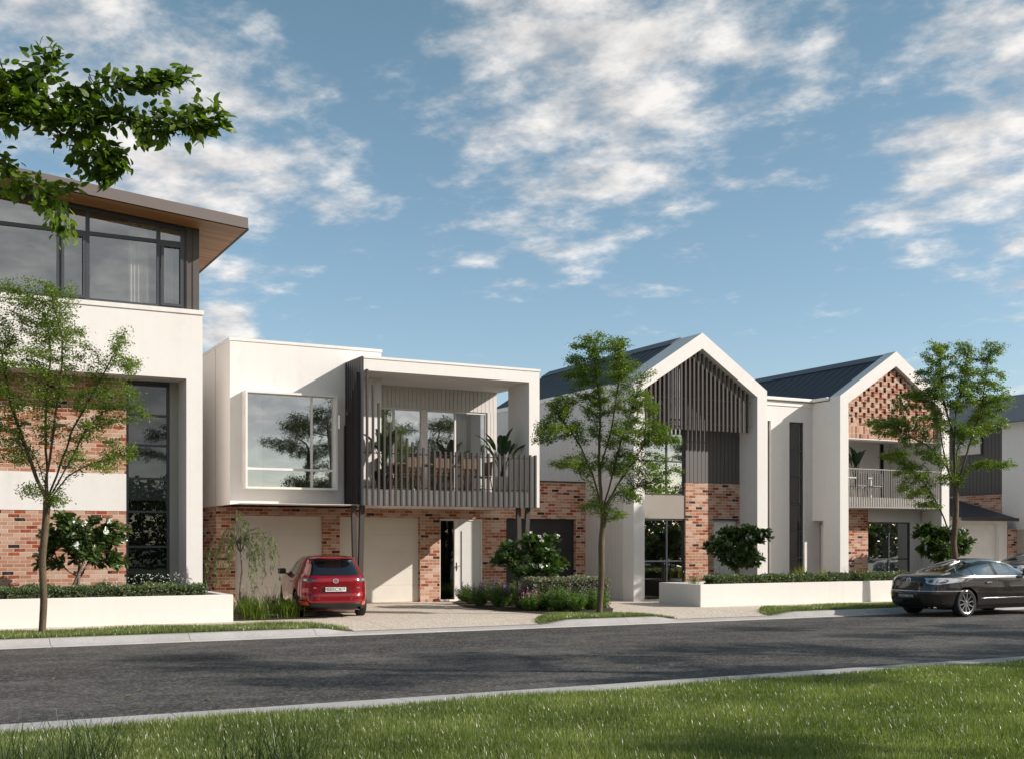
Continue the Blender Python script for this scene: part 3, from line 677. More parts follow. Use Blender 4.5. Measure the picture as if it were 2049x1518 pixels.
    # entry door with sidelight
    a, b = dd; zt2 = zd2-.03; yy = GY+.03; xs = gx(917.5)
    fr = MB(); fr.box(a, b, yy, yy+.1, zt2-.05, zt2); fr.box(a, a+.035, yy, yy+.1, 0, zt2-.05); fr.box(b-.06, b, yy, yy+.1, 0, zt2-.05); fr.box(xs-.11, xs, yy, yy+.1, 0, zt2-.05); fr.box(a+.035, xs-.11, yy, yy+.1, 0, .05)
    fr = fr.build('door_frame', WPAINT, h)
    MB().add([(a+.035, yy+.05, .05), (xs-.11, yy+.05, .05), (xs-.11, yy+.05, zt2-.05), (a+.035, yy+.05, zt2-.05)], [(0,1,2,3)]).build('sidelight', GLASSD, fr)
    r = MB(); r.add([(a,yy+.1,0.01),(b,yy+.1,0.01),(b,yy+2.5,0.01),(a,yy+2.5,0.01),(a,yy+.1,2.4),(b,yy+.1,2.4),(b,yy+2.5,2.4),(a,yy+2.5,2.4)], [(0,1,2,3),(7,6,5,4),(3,2,6,7),(1,5,6,2),(0,3,7,4)]); r.build('hall', ROOMD, fr)
    dr = MB().box(xs+.002, b-.062, yy+.03, yy+.08, .02, zt2-.052).build('front_door', simple('pale_door_paint', (.62, .61, .59), .4, var=.03), h)
    s0 = gx(923.5); MB().box(s0, s0+.035, yy+.024, yy+.032, .34, 2.0).build('glazed_slot', BLACK, dr)
    m = MB(); m.box(s0-.17, s0-.13, yy-.0, yy+.03, .86, 1.10); m.tube([(s0-.15, yy, 1.0), (s0-.15, yy-.05, 1.0), (s0-.02, yy-.055, 1.0)], .011, 8); m.build('handle', STEEL, dr)
    # V struts
    y = B+.25
    for (ta, tb, xb) in ((XA(707.5, y), XA(724.5, y), XA(715.5, y)), (XA(1037, y), XA(1056, y), XA(1043, y))):
        for t_ in (ta, tb):
            sgn = -1 if t_ == ta else 1
            MB().bar((t_, y, zb+.01), (xb+sgn*.05, y, 0), .12, .10, up=(0, 1, 0)).build('strut', BATT, h)
house_balcony()

# ================================================================== HOUSES 3 and 4: twin gables
def gable_frame(x0, x1, yf, y1, ze, zp, zie, zip_, tw=.37):
    """portal of one gabled house: outline ring extruded back"""
    xc = (x0+x1)/2; O = [(x0, 0), (x0, ze), (xc, zp), (x1, ze), (x1, 0)]; I = [(x0+tw, 0), (x0+tw, zie), (xc, zip_), (x1-tw, zie), (x1-tw, 0)]
    m = MB(); n = 5
    V = [(x, yf, z) for x, z in O]+[(x, yf, z) for x, z in I]+[(x, y1, z) for x, z in O]+[(x, y1, z) for x, z in I]; Fc = []
    for i in range(4):
        Fc += [(i, i+5, i+6, i+1), (i+10, i+11, i+16, i+15), (i, i+1, i+11, i+10), (i+5, i+15, i+16, i+6)]
    Fc += [(0, 10, 15, 5), (4, 9, 19, 14)]
    return m.add(V, Fc)
def slope_roof(h, x0, x1, ya, yb, ze, zp, hip=.0):
    xc = (x0+x1)/2; m = MB(); m.slab([(x0-.02, ya, ze), (xc, ya, zp), (xc, yb, zp), (x0-.02, yb, ze)], .10); m.slab([(x1+.02, ya, ze), (x1+.02, yb, ze), (xc, yb, zp), (xc, ya, zp)], .10)
    if hip: m.add([(x0-.02, yb, ze), (xc, yb, zp), (xc, yb+hip, ze), (x1+.02, yb, ze)], [(0,1,2), (1,3,2)])
    # standing seams, running down the slope
    r = m.build('roof', ROOF, h)
    s = MB(); n = int((yb-ya)/.42)
    for i in range(1, n):
        y = ya+(yb-ya)*i/n
        for a in (x0, x1): s.bar((a, y, ze+.006), (xc, y, zp+.006), .016, .014)
    s.build('roof_seam', ROOF, r)
    rc = MB(); k = .34; dz = (zp-ze)/(xc-x0)*k
    rc.slab([(xc-k, ya, zp-dz+.035), (xc, ya, zp+.035), (xc, yb, zp+.035), (xc-k, yb, zp-dz+.035)], .02); rc.slab([(xc+k, ya, zp-dz+.035), (xc+k, yb, zp-dz+.035), (xc, yb, zp+.035), (xc, ya, zp+.035)], .02)
    rc.build('ridge_cap', MATS.get('ridge_cap_metal') or simple('ridge_cap_metal', (.10, .11, .125), .45), r)
    return r

def house_battens():
    Yf = 27.8; x0, x1 = 18.57, 23.40; xc = (x0+x1)/2; ze, zp = 6.26, 7.81; Yb = 28.64; sl = (zp-ze)/(xc-x0)
    h = thing('townhouse', 'white gabled house with dark vertical battens filling its gable', 'house', (xc, Yf, 0))
    m = gable_frame(x0, x1, Yf, Yb+.3, ze, zp, 6.05, 7.345); m.build('gable_frame', WHITE, h)
    slope_roof(h, x0+.03, x1-.03, Yb+.25, 36.9, ze+.03-.02, zp+.0, 1.5)
    # side walls
    m = MB(); m.box(x0, x0+.2, Yb+.3, 38.2, 0, ze-.12); grooved(m, Yb-.3, 38.2, 0.02, ze-.10, x0, .15, axis='X'); m.build('side_wall', CLADW, h)
    MB().box(x0-.06, x0+.0, Yb+.3, 38.3, ze-.10, ze+.03).build('eave_fascia', WPAINT, h)
    MB().box(x1-.2, x1, Yb+.3, 38.2, 0, ze-.1).build('wall', WHITE, h)
    xi0, xi1 = x0+.37, x1-.37; xm = XA(1372, Yb)
    in_top = lambda x: 6.05+(7.345-6.05)*(1-abs(x-xc)/(xc-xi0))
    zbr = 3.465
    # brick pier, cladding above, garage door
    gd0, gd1 = XA(1428.3, Yb), XA(1476.5, Yb)
    m = MB(); panel(m, xm, xi1-.001, 0, zbr, Yb, .25, [(gd0, gd1, -1, 2.36)]); m.build('brick_wall', BRICK, h)
    MB().box(gd0+.002, gd1-.002, Yb+.1, Yb+.15, 0, 2.355).build('side_door', WPAINT, h); MB().box(gd0-.03, gd1+.03, Yb-.006, Yb+.12, 2.355, 2.40).build('door_head', DARK, h)
    m = MB(); m.prism([(xm, zbr), (xi1-.001, zbr), (xi1-.001, in_top(xi1)), (xm, in_top(xm)+.0)], Yb+.016, Yb+.25); grooved(m, xm, xi1-.002, zbr+.004, lambda x: in_top(x)-.004, Yb+.016, .145, gap=.014); m.build('dark_boards', CLADG, h)
    # left half: tall window, spandrel, tall window
    z1, z2 = 2.385, 3.08
    MB().box(xi0+.001, xm-.001, Yb+.03, Yb+.2, z1, z2).build('spandrel', TAUPE, h)
    yw = Yb+.06
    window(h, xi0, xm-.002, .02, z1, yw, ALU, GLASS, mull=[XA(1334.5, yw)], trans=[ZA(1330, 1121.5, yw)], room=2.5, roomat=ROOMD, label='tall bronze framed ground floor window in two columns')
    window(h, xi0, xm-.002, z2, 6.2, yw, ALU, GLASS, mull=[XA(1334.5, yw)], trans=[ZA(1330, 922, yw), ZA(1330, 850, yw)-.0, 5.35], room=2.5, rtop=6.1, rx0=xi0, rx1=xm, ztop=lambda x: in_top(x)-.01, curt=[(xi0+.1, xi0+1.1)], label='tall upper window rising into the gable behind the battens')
    # battens
    m = MB(); y = 28.02; n = 27
    for i in range(n):
        x = xi0+.06+(xi1-xi0-.12)*i/(n-1)
        if i == 0 or i == n-1: continue
        zt = in_top(x)-.03; m.box(x-.030, x+.030, y-.025, y+.025, 4.98, zt)
    b = m.build('gable_batten_screen', BATT2, h)
    m = MB(); m.tube([(xi0+.02, y+.07, 5.18), (xi1-.02, y+.07, 5.18)], .012, 6); m.tube([(xi0+.02, y+.07, 5.9), (xi1-.02, y+.07, 5.9)], .012, 6); m.build('fixing_rod', STEEL, b)
house_battens()

def house_brickgable():
    Yf = 27.8; x0, x1 = 26.34, 31.17; xc = (x0+x1)/2; ze, zp = 6.29, 7.85; Yb = 28.64
    h = thing('townhouse', 'white gabled house with openwork brick gable above a railed balcony', 'house', (xc, Yf, 0))
    gable_frame(x0, x1, Yf, Yf+.45, ze, zp, 6.08, 7.375, .35).build('gable_frame', WHITE, h)
    xi0, xi1 = x0+.35, x1-.35; in_top = lambda x: 6.08+(7.375-6.08)*(1-abs(x-xc)/(xc-xi0))
    slope_roof(h, x0+.02, x1-.02, Yf+.45, 36.5, ze-.05, zp-.06, 1.5)
    m = MB(); m.box(x0, x0+.3, Yf+.45, 40, 2.37, ze-.12); m.box(x0+.35, x0+.65, 28.9, 40, 0, 2.37); m.box(x1-.3, x1, Yf+.45, 40, 0, ze-.1); m.build('side_wall', WHITE, h)
    MB().box(x0+.001, x0+.349, Yf+.45, Yf+.75, 0, 2.37).build('pier', WHITE, h)
    # link wall towards the batten house
    YL = 29.05; w = [(XA(1536, YL), XA(1542.5, YL)), (XA(1579.5, YL), XA(1610, YL))]
    zw = [(.6, ZA(1540, 841, YL)), (.6, ZA(1595, 844, YL))]
    m = MB(); panel(m, 23.40, x0+.30, 0, ze-.16, YL, .25, [(*w[0], *zw[0]), (*w[1], *zw[1])]); m.build('link_wall', WHITE, h)
    tz = [ZA(1595, yy, YL+.08) for yy in (901, 954, 1008, 1062, 1114)]
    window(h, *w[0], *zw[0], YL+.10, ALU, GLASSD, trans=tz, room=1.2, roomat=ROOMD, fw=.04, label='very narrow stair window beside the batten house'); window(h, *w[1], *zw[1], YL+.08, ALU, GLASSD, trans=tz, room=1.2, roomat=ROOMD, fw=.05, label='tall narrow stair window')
    MB().box(x0+.36, x0+.72, YL-.02, YL-.0, 0, 2.2).build('side_door', WPAINT, h); MB().box(x0+.30, x0+.75, YL-.05, YL-.002, 2.24, 2.36).build('door_hood', GREYR, h)
    # gutters and link roof
    m = MB(); m.box(23.42, x0-.10, YL-.13, YL-.0, ze-.10, ze-.0); m.box(x0-.13, x0-.0, Yf+.46, YL-.001, ze-.10, ze-.0); m.build('gutter', GUTT, h, bevel=.02)
    MB().box(23.42, x0-.002, YL-.03, YL-.002, ze-.26, ze-.12).build('eave_board', GUTT, h)
    m = MB(); m.slab([(23.3, YL-.10, ze+.0), (x0+.9, YL-.10, ze+.0), (x0+.9, YL+3.6, ze+2.0), (23.3, YL+3.6, ze+2.0)], .05) if False else m.slab([(23.38, YL-.05, ze-.03), (x0+.3, YL-.05, ze-.03), (x0+.3, YL+.30, ze+.09), (23.38, YL+.30, ze+.09)], .06); m.slab([(23.38, YL+.30, ze+.085), (x0+.3, YL+.30, ze+.085), (x0+.3, YL+6, ze+.09), (23.38, YL+6, ze+.09)], .05)
    m.build('link_roof', ROOF, h)
    # openwork brick gable: real bricks with gaps
    yb = Yf+.16; m = MB(); H, Wd = .086, .245; zr = 5.0
    mortar = MB()
    sold = MB()
    for rr in range(2):
        z0 = zr+rr*.245; n = int((xi1-xi0)/.086)
        sold.box(xi0, xi1, yb, yb+.11, z0, z0+.243)
    so_ = sold.build('soldier_course', SOLD, h)
    z0 = zr+.49; rows = int((7.4-z0)/H)+1; P = .355; V = MB()
    for r in range(rows):
        za = z0+r*H; zb_ = za+H-.0; grp = r//2     # holes are two courses high
        half = (grp % 3)
        off = (half*P/3.0) if False else ((grp % 2)*P/2)
        lim = lambda x: in_top(x)
        x = xi0-P; solid_row = (r % 2 == 0) and False
        xs = []
        while x < xi1+P:
            a = x+off; xs.append((a, a+P-.115)); x += P       # brickwork between two holes
        for a, b in xs:
            a = max(a, xi0); b = min(b, xi1)
            if b-a < .03: continue
            # clip under the raking soffit
            for k in range(2):
                aa, bb = (a, (a+b)/2) if k == 0 else ((a+b)/2, b)
                if min(lim(aa), lim(bb)) < za+.01: continue
                zz = min(zb_, min(lim(aa), lim(bb))); m.box(aa, bb, yb, yb+.11, za, zz)
    m.build('openwork_brick_gable', BRICK, h)
    MB().prism([(xi0, zr+.5), (xi1, zr+.5), (xi1, in_top(xi1)-.01), (xc, 7.36), (xi0, in_top(xi0)-.01)], yb+.35, yb+.4).build('gable_backing', simple('dark_shade_backing', (.07, .035, .025), .9), h)  # dark sheet, coloured for the shade behind the openings
    MB().box(xi0, xi1, yb-.0, yb+.4, zr-.03, zr-.002).build('lintel', WPAINT, h)
    # balcony
    y0 = Yf+.02; zs, zf = 2.83, 3.12
    m = MB(); m.box(xi0+.001, xi1-.001, y0+.10, Yf+2.3, zs-.06, zf-.06); m.build('balcony_floor', WHITE, h)
    m = MB(); n = 41
    for i in range(n):
        x = xi0+.05+(xi1-xi0-.1)*i/(n-1); m.box(x-.032, x+.012, y0+.03, y0+.10, zs-.01, zf)
    m.box(xi0+.001, xi1-.001, y0+.07, y0+.099, zs-.005, zf-.01); m.build('fluted_fascia', WPAINT, h)
    m = MB(); m.box(xi0+.001, xi1-.001, y0, y0+.05, 4.0, 4.03); m.box(xi0+.001, xi1-.001, y0-.01, y0+.10, zs-.05, zs-.012)
    for i in range(n):
        x = xi0+.05+(xi1-xi0-.1)*i/(n-1)+.022; m.box(x-.0075, x+.0075, y0+.005, y0+.022, zs-.012, 4.0)
    m.build('railing', simple('pale_railing_paint', (.30, .275, .25), .45), h)
    # balcony back wall with sliding doors, ceiling
    yk = Yf+2.3; xa = XA(1760, yk)
    m = MB(); panel(m, xi0, xi1, zf-.05, 6.1, yk, .2, [(xa, xi1-.25, zf-.05, 5.1)]); m.build('balcony_back_wall', WHITE, h)
    window(h, xa, xi1-.25, zf-.04, 5.1, yk+.04, DARK, GLASSD, mull=[xa+.95, xa+1.9], room=2.5, roomat=ROOMD, label='dark framed sliding doors behind the balcony railing')
    MB().box(xi0, xi1, Yf+.6, yk, 5.1, 5.15).build('balcony_ceiling', WHITE, h)
    # ground floor
    yg = Yb; xb1 = XA(1737, yg); xw1 = XA(1824.5, yg); zt = ZA(1780, 1043.5, yg)
    MB().box(xi0, xb1, yg-.0, yg+.25, 0, zs-.061).build('brick_wall', BRICK, h)
    m = MB(); panel(m, xb1+.001, xi1, 0, zs-.061, yg+.06, .2, [(xb1+.01, xw1, .1, zt)]); m.build('rendered_wall', WHITE, h)
    window(h, xb1+.012, xw1-.002, .1, zt, yg+.09, ALU, GLASS, mull=[XA(1778.6, yg+.1)], trans=[ZA(1780, 1117.5, yg+.1)], room=2.2, curt=[(XA(1790, yg), XA(1803, yg))], label='wide ground floor window beside the brick pier')
    MB().box(XA(1841.7, yg), XA(1860.5, yg), yg+.02, yg+.058, .3, ZA(1850, 1041.5, yg)).build('meter_box', WPAINT, h)
house_brickgable()

# ================================================================== garage with hipped roof, and the house beyond it
def garage_right():
    Y = 29.3; x0, x1 = 31.2, 35.82; h = thing('garage', 'single garage with white door and dark hipped roof behind the sedan', 'garage', (33.5, Y, 0))
    d0, d1 = XA(1918, Y), XA(1999, Y); zt = ZA(1960, 1046.5, Y); ze = ZA(2000, 1042, Y)
    m = MB(); panel(m, x0, x1, 0, ze, Y, .2, [(d0, d1, -1, zt)]); m.box(x1-.2, x1, Y+.2, 36, 0, ze); m.build('wall', WHITE, h)
    m = MB()
    for i in range(5): z0 = .01+(zt-.01)*i/5; m.box(d0+.003, d1-.003, Y+.14, Y+.18, z0+.005, .01+(zt-.01)*(i+1)/5-.005)
    m.box(d0+.003, d1-.003, Y+.147, Y+.175, .01, zt-.003); m.build('garage_door', WPAINT, h)
    yo, xo = Y-.28, x1+.22; zr = ze+.10
    m = MB(); xm = x0+.0; za = ZA(1905, 994, Y+2)
    m.add([(xm, yo, zr), (xo, yo, zr), (xo-1.9, yo+2.4, zr+1.05), (xm, yo+2.4, zr+1.05), (xo, 36, zr), (xo-1.9, 36, zr+1.05)], [(0,1,2,3), (1,4,5,2)]); m.build('roof', ROOF, h)
    m = MB(); m.box(xm, xo, yo-.06, yo+.02, ze+.0, zr+.02); m.box(xo-.06, xo+.03, yo+.02, 36, ze+.0, zr+.02); m.build('gutter', simple('dark_bronze_gutter', (.045, .036, .034), .4), h)
    MB().box(x0, xo-.1, yo+.02, Y-.001, ze+.0, ze+.01).build('eave_lining', WPAINT, h)
garage_right()
def house_far_right():
    X = 36.32; h = thing('townhouse', 'grey and charcoal clad house side at the right edge of the row', 'house', (38, 30, 0))
    yc = YA(2005, X); z1 = ZA(2005, 988, yc); zt = 6.05
    m = MB(); m.box(X, X+6, 26.7, yc, 2.15, zt+.0); m.box(X+1.5, X+6, 28.2, yc, 0, 2.149); m.build('grey_wall', WHITE, h)
    MB().box(X+.03, X+6, yc, 44, 0, z1).build('brick_wall', BRICK, h)
    m = MB(); m.box(X+.07, X+6, yc, 44, z1, zt); w0, w1 = YA(1964, X+.06), YA(1912, X+.06); grooved(m, yc+.01, 44, z1+.02, zt-.02, X+.07, .17, axis='X'); m.build('charcoal_boards', CLADD, h)
    za, zb = ZA(1935, 909, (w0+w1)/2), ZA(1935, 870, (w0+w1)/2)
    f = MB(); f.box(X+.0, X+.06, w0-.05, w1+.05, za-.05, zb+.05); f = f.build('window', DARK, h); MB().box(X-.006, X-.001, w0, w1, za, zb).build('pane', simple('pale_blind_glass', (.42, .40, .36), .2, spec=.8), f)
    rf = MB().add([(X-.45, 26.4, zt+.03), (X-.45, 44, zt+.03), (X+2.6, 44, zt+1.4), (X+2.6, 26.4, zt+1.4), (X-.45, 26.4, zt-.05), (X-.45, 44, zt-.05), (X+2.6, 44, zt+1.3), (X+2.6, 26.4, zt+1.3)], [(0,3,2,1),(4,5,6,7),(0,1,5,4),(0,4,7,3)]).build('roof', simple('grey_metal_roof', (.12, .12, .125), .5), h)
    y = 29.28; a, b = XA(2016, y), XA(2034.5, y); MB().box(a, b, y, y+.3, 0, ZA(2025, 1057.5, y)).build('brick_pier', BRICK, h)
    m = MB(); m.box(b+.002, b+.05, y-.4, y+.25, 0, .78); m.box(b+.002, b+.05, y-.4, y+.25, .80, 1.46); m.box(b+.002, b+.05, y-.4, y+.25, 1.48, 2.13); m.build('side_panel', GREYR, h)
house_far_right()

# ================================================================== planter walls
PLL = MB().box(-6, 6.36, 24.72, 24.92, -.05, .574); PLL.box(6.16, 6.36, 24.92, 27.5, -.05, .574)
pl = PLL.build('planter_wall', CREAM, bevel=.012); recentre(pl); tag(pl, 'low cream planter wall in front of the brick house at left', 'planter wall')
m = MB(); m.box(18.5, 31.3, 24.6, 24.8, -.05, .585); m.box(18.5, 18.7, 24.8, 26.46, -.05, .585); m.box(18.7, 20.9, 26.26, 26.46, -.05, .585)
pr = m.build('planter_wall', CREAM, bevel=.012); recentre(pr); tag(pr, 'low cream planter wall in front of the two gabled houses', 'planter wall')
m = MB().box(-6, 6.16, 24.92, 28.39, 0, .50); struct('planter_soil', m, SOIL)
m = MB().box(18.7, 31.1, 24.8, 26.26, 0, .50); m.box(20.95, 31.1, 26.26, 28.3, 0, .50); struct('planter_soil', m, SOIL)
bed = [(6.38, 24.86), (8.6, 24.86), (8.3, 25.6), (7.6, 26.3), (7.3, 28.2), (6.38, 28.2)]
struct('garden_bed', MB().add([(x, y, .012) for x, y in bed], [tuple(range(6))]), SOIL)
bed2 = [G(905, 1205)[:2], G(930, 1214)[:2], G(1000, 1222)[:2], G(1100, 1228)[:2], G(1225, 1226)[:2], (16.15, 25.1), (16.15, 26.2), (15.2, 28.2), (14.2, 30.3)]
struct('garden_bed', MB().add([(x, y, .012) for x, y in bed2], [tuple(range(len(bed2)))]), SOIL)

# ================================================================== vegetation
def leaf_tpl(kind):
    """leaf in its own plane: x along, y across, z up (fold); faces as triangles"""
    if kind == 'small': return np.array([[0,0,0],[.45,.30,.05],[1,0,-.06],[.45,-.30,.05]]), [(0,1,2),(0,2,3)]
    if kind == 'lance': return np.array([[0,0,0],[.4,.09,.02],[1,0,-.12],[.4,-.09,.02]]), [(0,1,2),(0,2,3)]
    if kind == 'paddle': return np.array([[0,0,0],[.55,.17,.05],[.85,.15,.03],[1,0,-.04],[.85,-.15,.03],[.55,-.17,.05],[.55,0,-.01]]), [(0,1,6),(1,2,3),(1,3,6),(3,5,6),(3,4,5),(0,6,5)]
    if kind == 'broad':
        P = [[0,0,0],[.12,.17,.03],[.22,.24,.045],[.30,.23,.045],[.42,.27,.05],[.50,.24,.045],[.62,.22,.04],[.70,.17,.03],[.80,.13,.01],[1,0,-.10],[.80,-.13,.01],[.70,-.17,.03],[.62,-.22,.04],[.50,-.24,.045],[.42,-.27,.05],[.30,-.23,.045],[.22,-.24,.045],[.12,-.17,.03],[.5,0,0]]
        return np.array(P), [(i, i+1, 18) for i in range(17)]+[(17, 0, 18)]
def leaves(name, pos, dirs, size, mat, kind, parent, rg, rnd=None, upbias=.6, wid=1.0, jit=.25, local=False):
    """one mesh of leaves: pos (n,3), dirs (n,3) leaf axis"""
    tp, tf = leaf_tpl(kind); n = len(pos); k = len(tp)
    d = dirs/np.maximum(np.linalg.norm(dirs, axis=1, keepdims=True), 1e-6)
    up = np.array([0,0,1.])*upbias+rg.normal(0, .45, (n, 3)); s = np.cross(up, d); s /= np.maximum(np.linalg.norm(s, axis=1, keepdims=True), 1e-6); w = np.cross(d, s)
    sz = size*rg.uniform(1-jit*1.5, 1+jit, n)
    V = pos[:,None,:]+sz[:,None,None]*(tp[None,:,0,None]*d[:,None,:]+wid*tp[None,:,1,None]*s[:,None,:]+tp[None,:,2,None]*w[:,None,:])
    Fc = (np.array(tf)[None]+(np.arange(n)*k)[:,None,None]).reshape(-1, 3)
    r = rg.random(n) if rnd is None else rnd
    return npmesh(name, V.reshape(-1, 3), Fc, mat, parent, rnd=np.repeat(r, len(tf)), local=local)

def colonise(trunk, blobs, natt, rg, step=.11, di=1.0, dk=.2, tropism=(0,0,.12), iters=260, limbs=()):
    """space colonisation: returns node positions and parents; trunk = list of points; blobs = (centre, radii, weight)"""
    nodes = [np.array(trunk[0], float)]; par = [-1]
    for a, b in zip(trunk, trunk[1:]):
        a = np.array(a, float); b = np.array(b, float); k = max(1, int(np.linalg.norm(b-a)/step))
        for i in range(1, k+1): nodes.append(a+(b-a)*i/k); par.append(len(nodes)-2)
    for lb in limbs:
        q0 = np.array(lb[0], float); j = int(np.argmin(np.linalg.norm(np.array(nodes)-q0, axis=1))); prev = j; pts = [nodes[j]]+[np.array(q, float) for q in lb[1:]]
        for a, b in zip(pts, pts[1:]):
            k = max(1, int(np.linalg.norm(b-a)/step))
            for i in range(1, k+1): nodes.append(a+(b-a)*i/k+rg.normal(0, .012, 3)); par.append(prev); prev = len(nodes)-1
    w = np.array([b[2] for b in blobs], float); w /= w.sum(); A = []
    for i, (c, r, _) in enumerate(blobs):
        k = int(natt*w[i])+1; u = rg.normal(size=(k, 3)); u /= np.linalg.norm(u, axis=1, keepdims=True); u *= rg.random((k, 1))**(1/2.4)
        A.append(np.array(c)+u*np.array(r))
    A = np.concatenate(A); tp = np.array(tropism)
    P = np.array(nodes); best = np.full(len(A), 1e9); bi = np.zeros(len(A), int)
    D = np.linalg.norm(A[:,None]-P[None], axis=2); bi = D.argmin(1); best = D.min(1); alive = np.ones(len(A), bool); kids = {}
    for it in range(iters):
        act = alive & (best < di*(1 if it > 5 else 3))
        if not act.any():
            if not alive.any(): break
            act = alive & (best <= best[alive].min()+.3)
        new = []; 
        for nidx in np.unique(bi[act]):
            v = A[act & (bi == nidx)]-P[nidx]; v /= np.maximum(np.linalg.norm(v, axis=1, keepdims=True), 1e-6); d = v.mean(0)+tp+rg.normal(0, .12, 3); d /= max(np.linalg.norm(d), 1e-6)
            if kids.get(nidx, 0) >= 4: d = d+rg.normal(0, .4, 3); d /= np.linalg.norm(d)
            if kids.get(nidx, 0) >= 7: continue
            kids[nidx] = kids.get(nidx, 0)+1; new.append((P[nidx]+d*step, nidx))
        if not new: 
            alive[act] = False; continue
        Q = np.array([q for q, _ in new]); o = len(P); P = np.concatenate([P, Q]); par += [p for _, p in new]
        ia = np.where(alive)[0]; D = np.linalg.norm(A[ia][:,None]-Q[None], axis=2); m = D.min(1); am = D.argmin(1); b = m < best[ia]; best[ia[b]] = m[b]; bi[ia[b]] = am[b]+o
        alive &= ~(best < dk)
    return P, np.array(par)
def skeleton(P, par, rtip, rbase, expo=2.4):
    n = len(P); r = np.zeros(n); kids = [[] for _ in range(n)]
    for i in range(1, n): kids[par[i]].append(i)
    acc = np.zeros(n)
    for i in range(n-1, -1, -1):
        if not kids[i]: acc[i] = rtip**expo
        r[i] = acc[i]**(1/expo)
        if par[i] >= 0: acc[par[i]] += acc[i]
    s = rbase/r[0]; f = np.clip((r-rtip)/max(r[0]-rtip, 1e-6), 0, 1); r = r*(1+(s-1)*f)
    return r, kids
def branch_mesh(P, r, kids, minr=0, wob=None):
    m = MB(); stack = [(0, None)]
    while stack:
        st, pre = stack.pop(); ch = [] if pre is None else [pre]; ch.append(st); cur = st
        while kids[cur]:
            ks = sorted(kids[cur], key=lambda k: -r[k]); 
            for k in ks[1:]: stack.append((k, cur))
            cur = ks[0]; ch.append(cur)
        if len(ch) < 2: continue
        rr = [r[i] for i in ch]
        if pre is not None: rr[0] = min(rr[0], rr[1]*1.15)
        n = 10 if rr[0] > .04 else (6 if rr[0] > .012 else 4)
        m.tube([P[i] for i in ch], rr, n, cap=False)
    return m
def smooth_nodes(P, par, kids, it=2):
    Q = P.copy()
    for _ in range(it):
        R_ = Q.copy()
        for i in range(1, len(P)):
            if kids[i]: R_[i] = .5*Q[i]+.25*Q[par[i]]+.25*Q[kids[i][0]]
        Q = R_
    return Q
def tree(name, label, t, trunk_px, blobs_px, seed, natt=1000, rbase=.085, nleaf=14000, lsize=.062, base=None, step=.10, dk=.19, cat='tree', mat=LEAF, depthk=1.0, group=None, kind='small', leaf_r=.011, limbs=(), rtip=.0028, jitter=.088):
    rg = np.random.default_rng(seed); tk = [np.array(T(x, y, t))+np.array([CS*0, 0, 0]) for x, y in trunk_px]
    fw = np.array([SN, CS, 0])
    if base is None: base = (tk[0][0], tk[0][1], max(0, tk[0][2]))
    bl = []
    for (x, y, rx, ry) in blobs_px:
        off = rg.uniform(-.5, .5)*rx*t*depthk; c = np.array(T(x, y, t))+fw*off
        bl.append((c, (rx*t, rx*t*depthk if depthk < 1 else max(rx, 45)*t, ry*t), (rx*ry)**.8))
    LM = []
    for lb in limbs:
        o = rg.uniform(-.9, .9)*55*t*depthk; LM.append([np.array(T(x, y, t))+fw*o*(i/(len(lb)-1)) for i, (x, y) in enumerate(lb)])
    P, par = colonise(tk, bl, natt, rg, step=step, dk=dk, limbs=LM)
    r, kids = skeleton(P, par, rtip, rbase); P = smooth_nodes(P, par, kids)
    root = thing(name, label, cat, base, group)
    branch_mesh(P, r, kids).build('trunk', BARK, root, smooth=True)
    tw = np.array([i for i in range(len(P)) if r[i] < leaf_r and par[i] > 0])
    pk = tw[rg.integers(0, len(tw), nleaf)]
    fr = rg.random((nleaf, 1)); pos = P[pk]*fr+P[par[pk]]*(1-fr)+rg.normal(0, jitter*.75, (nleaf, 3))*np.array([1,1,.65])
    ax = P[pk]-P[par[pk]]; ax /= np.maximum(np.linalg.norm(ax, axis=1, keepdims=True), 1e-6)
    d = rg.normal(0, .75, (nleaf, 3))*np.array([1,1,.5])+ax*.8+np.array([0,0,-.28])
    clump = .5+.5*np.sin(P[pk][:,0]*3.1+P[pk][:,2]*2.3)*np.cos(P[pk][:,1]*2.7)
    rv = np.clip(.55*rg.random(nleaf)+.45*clump, 0, 1)
    leaves('crown', pos, d, lsize, mat, kind, root, rg, rnd=rv)
    return root

LB = [(60,600,70,45),(125,600,40,45),(110,655,65,40),(20,665,60,60),(60,730,80,40),(165,725,50,40),(240,680,26,28),(262,735,32,30),(150,790,70,35),(60,800,60,40),(235,800,55,32),(15,860,50,32),(95,860,40,30),(190,860,60,34),(272,830,26,20),
      (235,905,45,28),(215,940,30,14),(30,910,40,26),(60,985,28,16),(120,1005,14,12),(-60,650,60,70),(-80,760,70,70),(-60,880,60,50),(150,915,35,20)]
tree('street_tree', 'slender young street tree in front of the left planter wall', .00913, [(84,1269),(88,1200),(84,1120),(92,1040),(94,1000)], LB, 3, natt=2300, nleaf=56000, leaf_r=.015, rbase=.066, step=.085, dk=.145, lsize=.044,
     limbs=[[(94,1000),(92,940),(85,850),(84,780),(90,700),(75,620)], [(94,1002),(62,930),(40,870),(15,790),(0,700)], [(94,1000),(120,930),(150,850),(190,780),(235,700)], [(95,1008),(130,950),(180,925),(230,905)], [(92,960),(110,870),(130,770),(140,680),(120,610)], [(90,965),(65,905),(30,880)], [(95,995),(138,930),(175,860),(215,820)]])
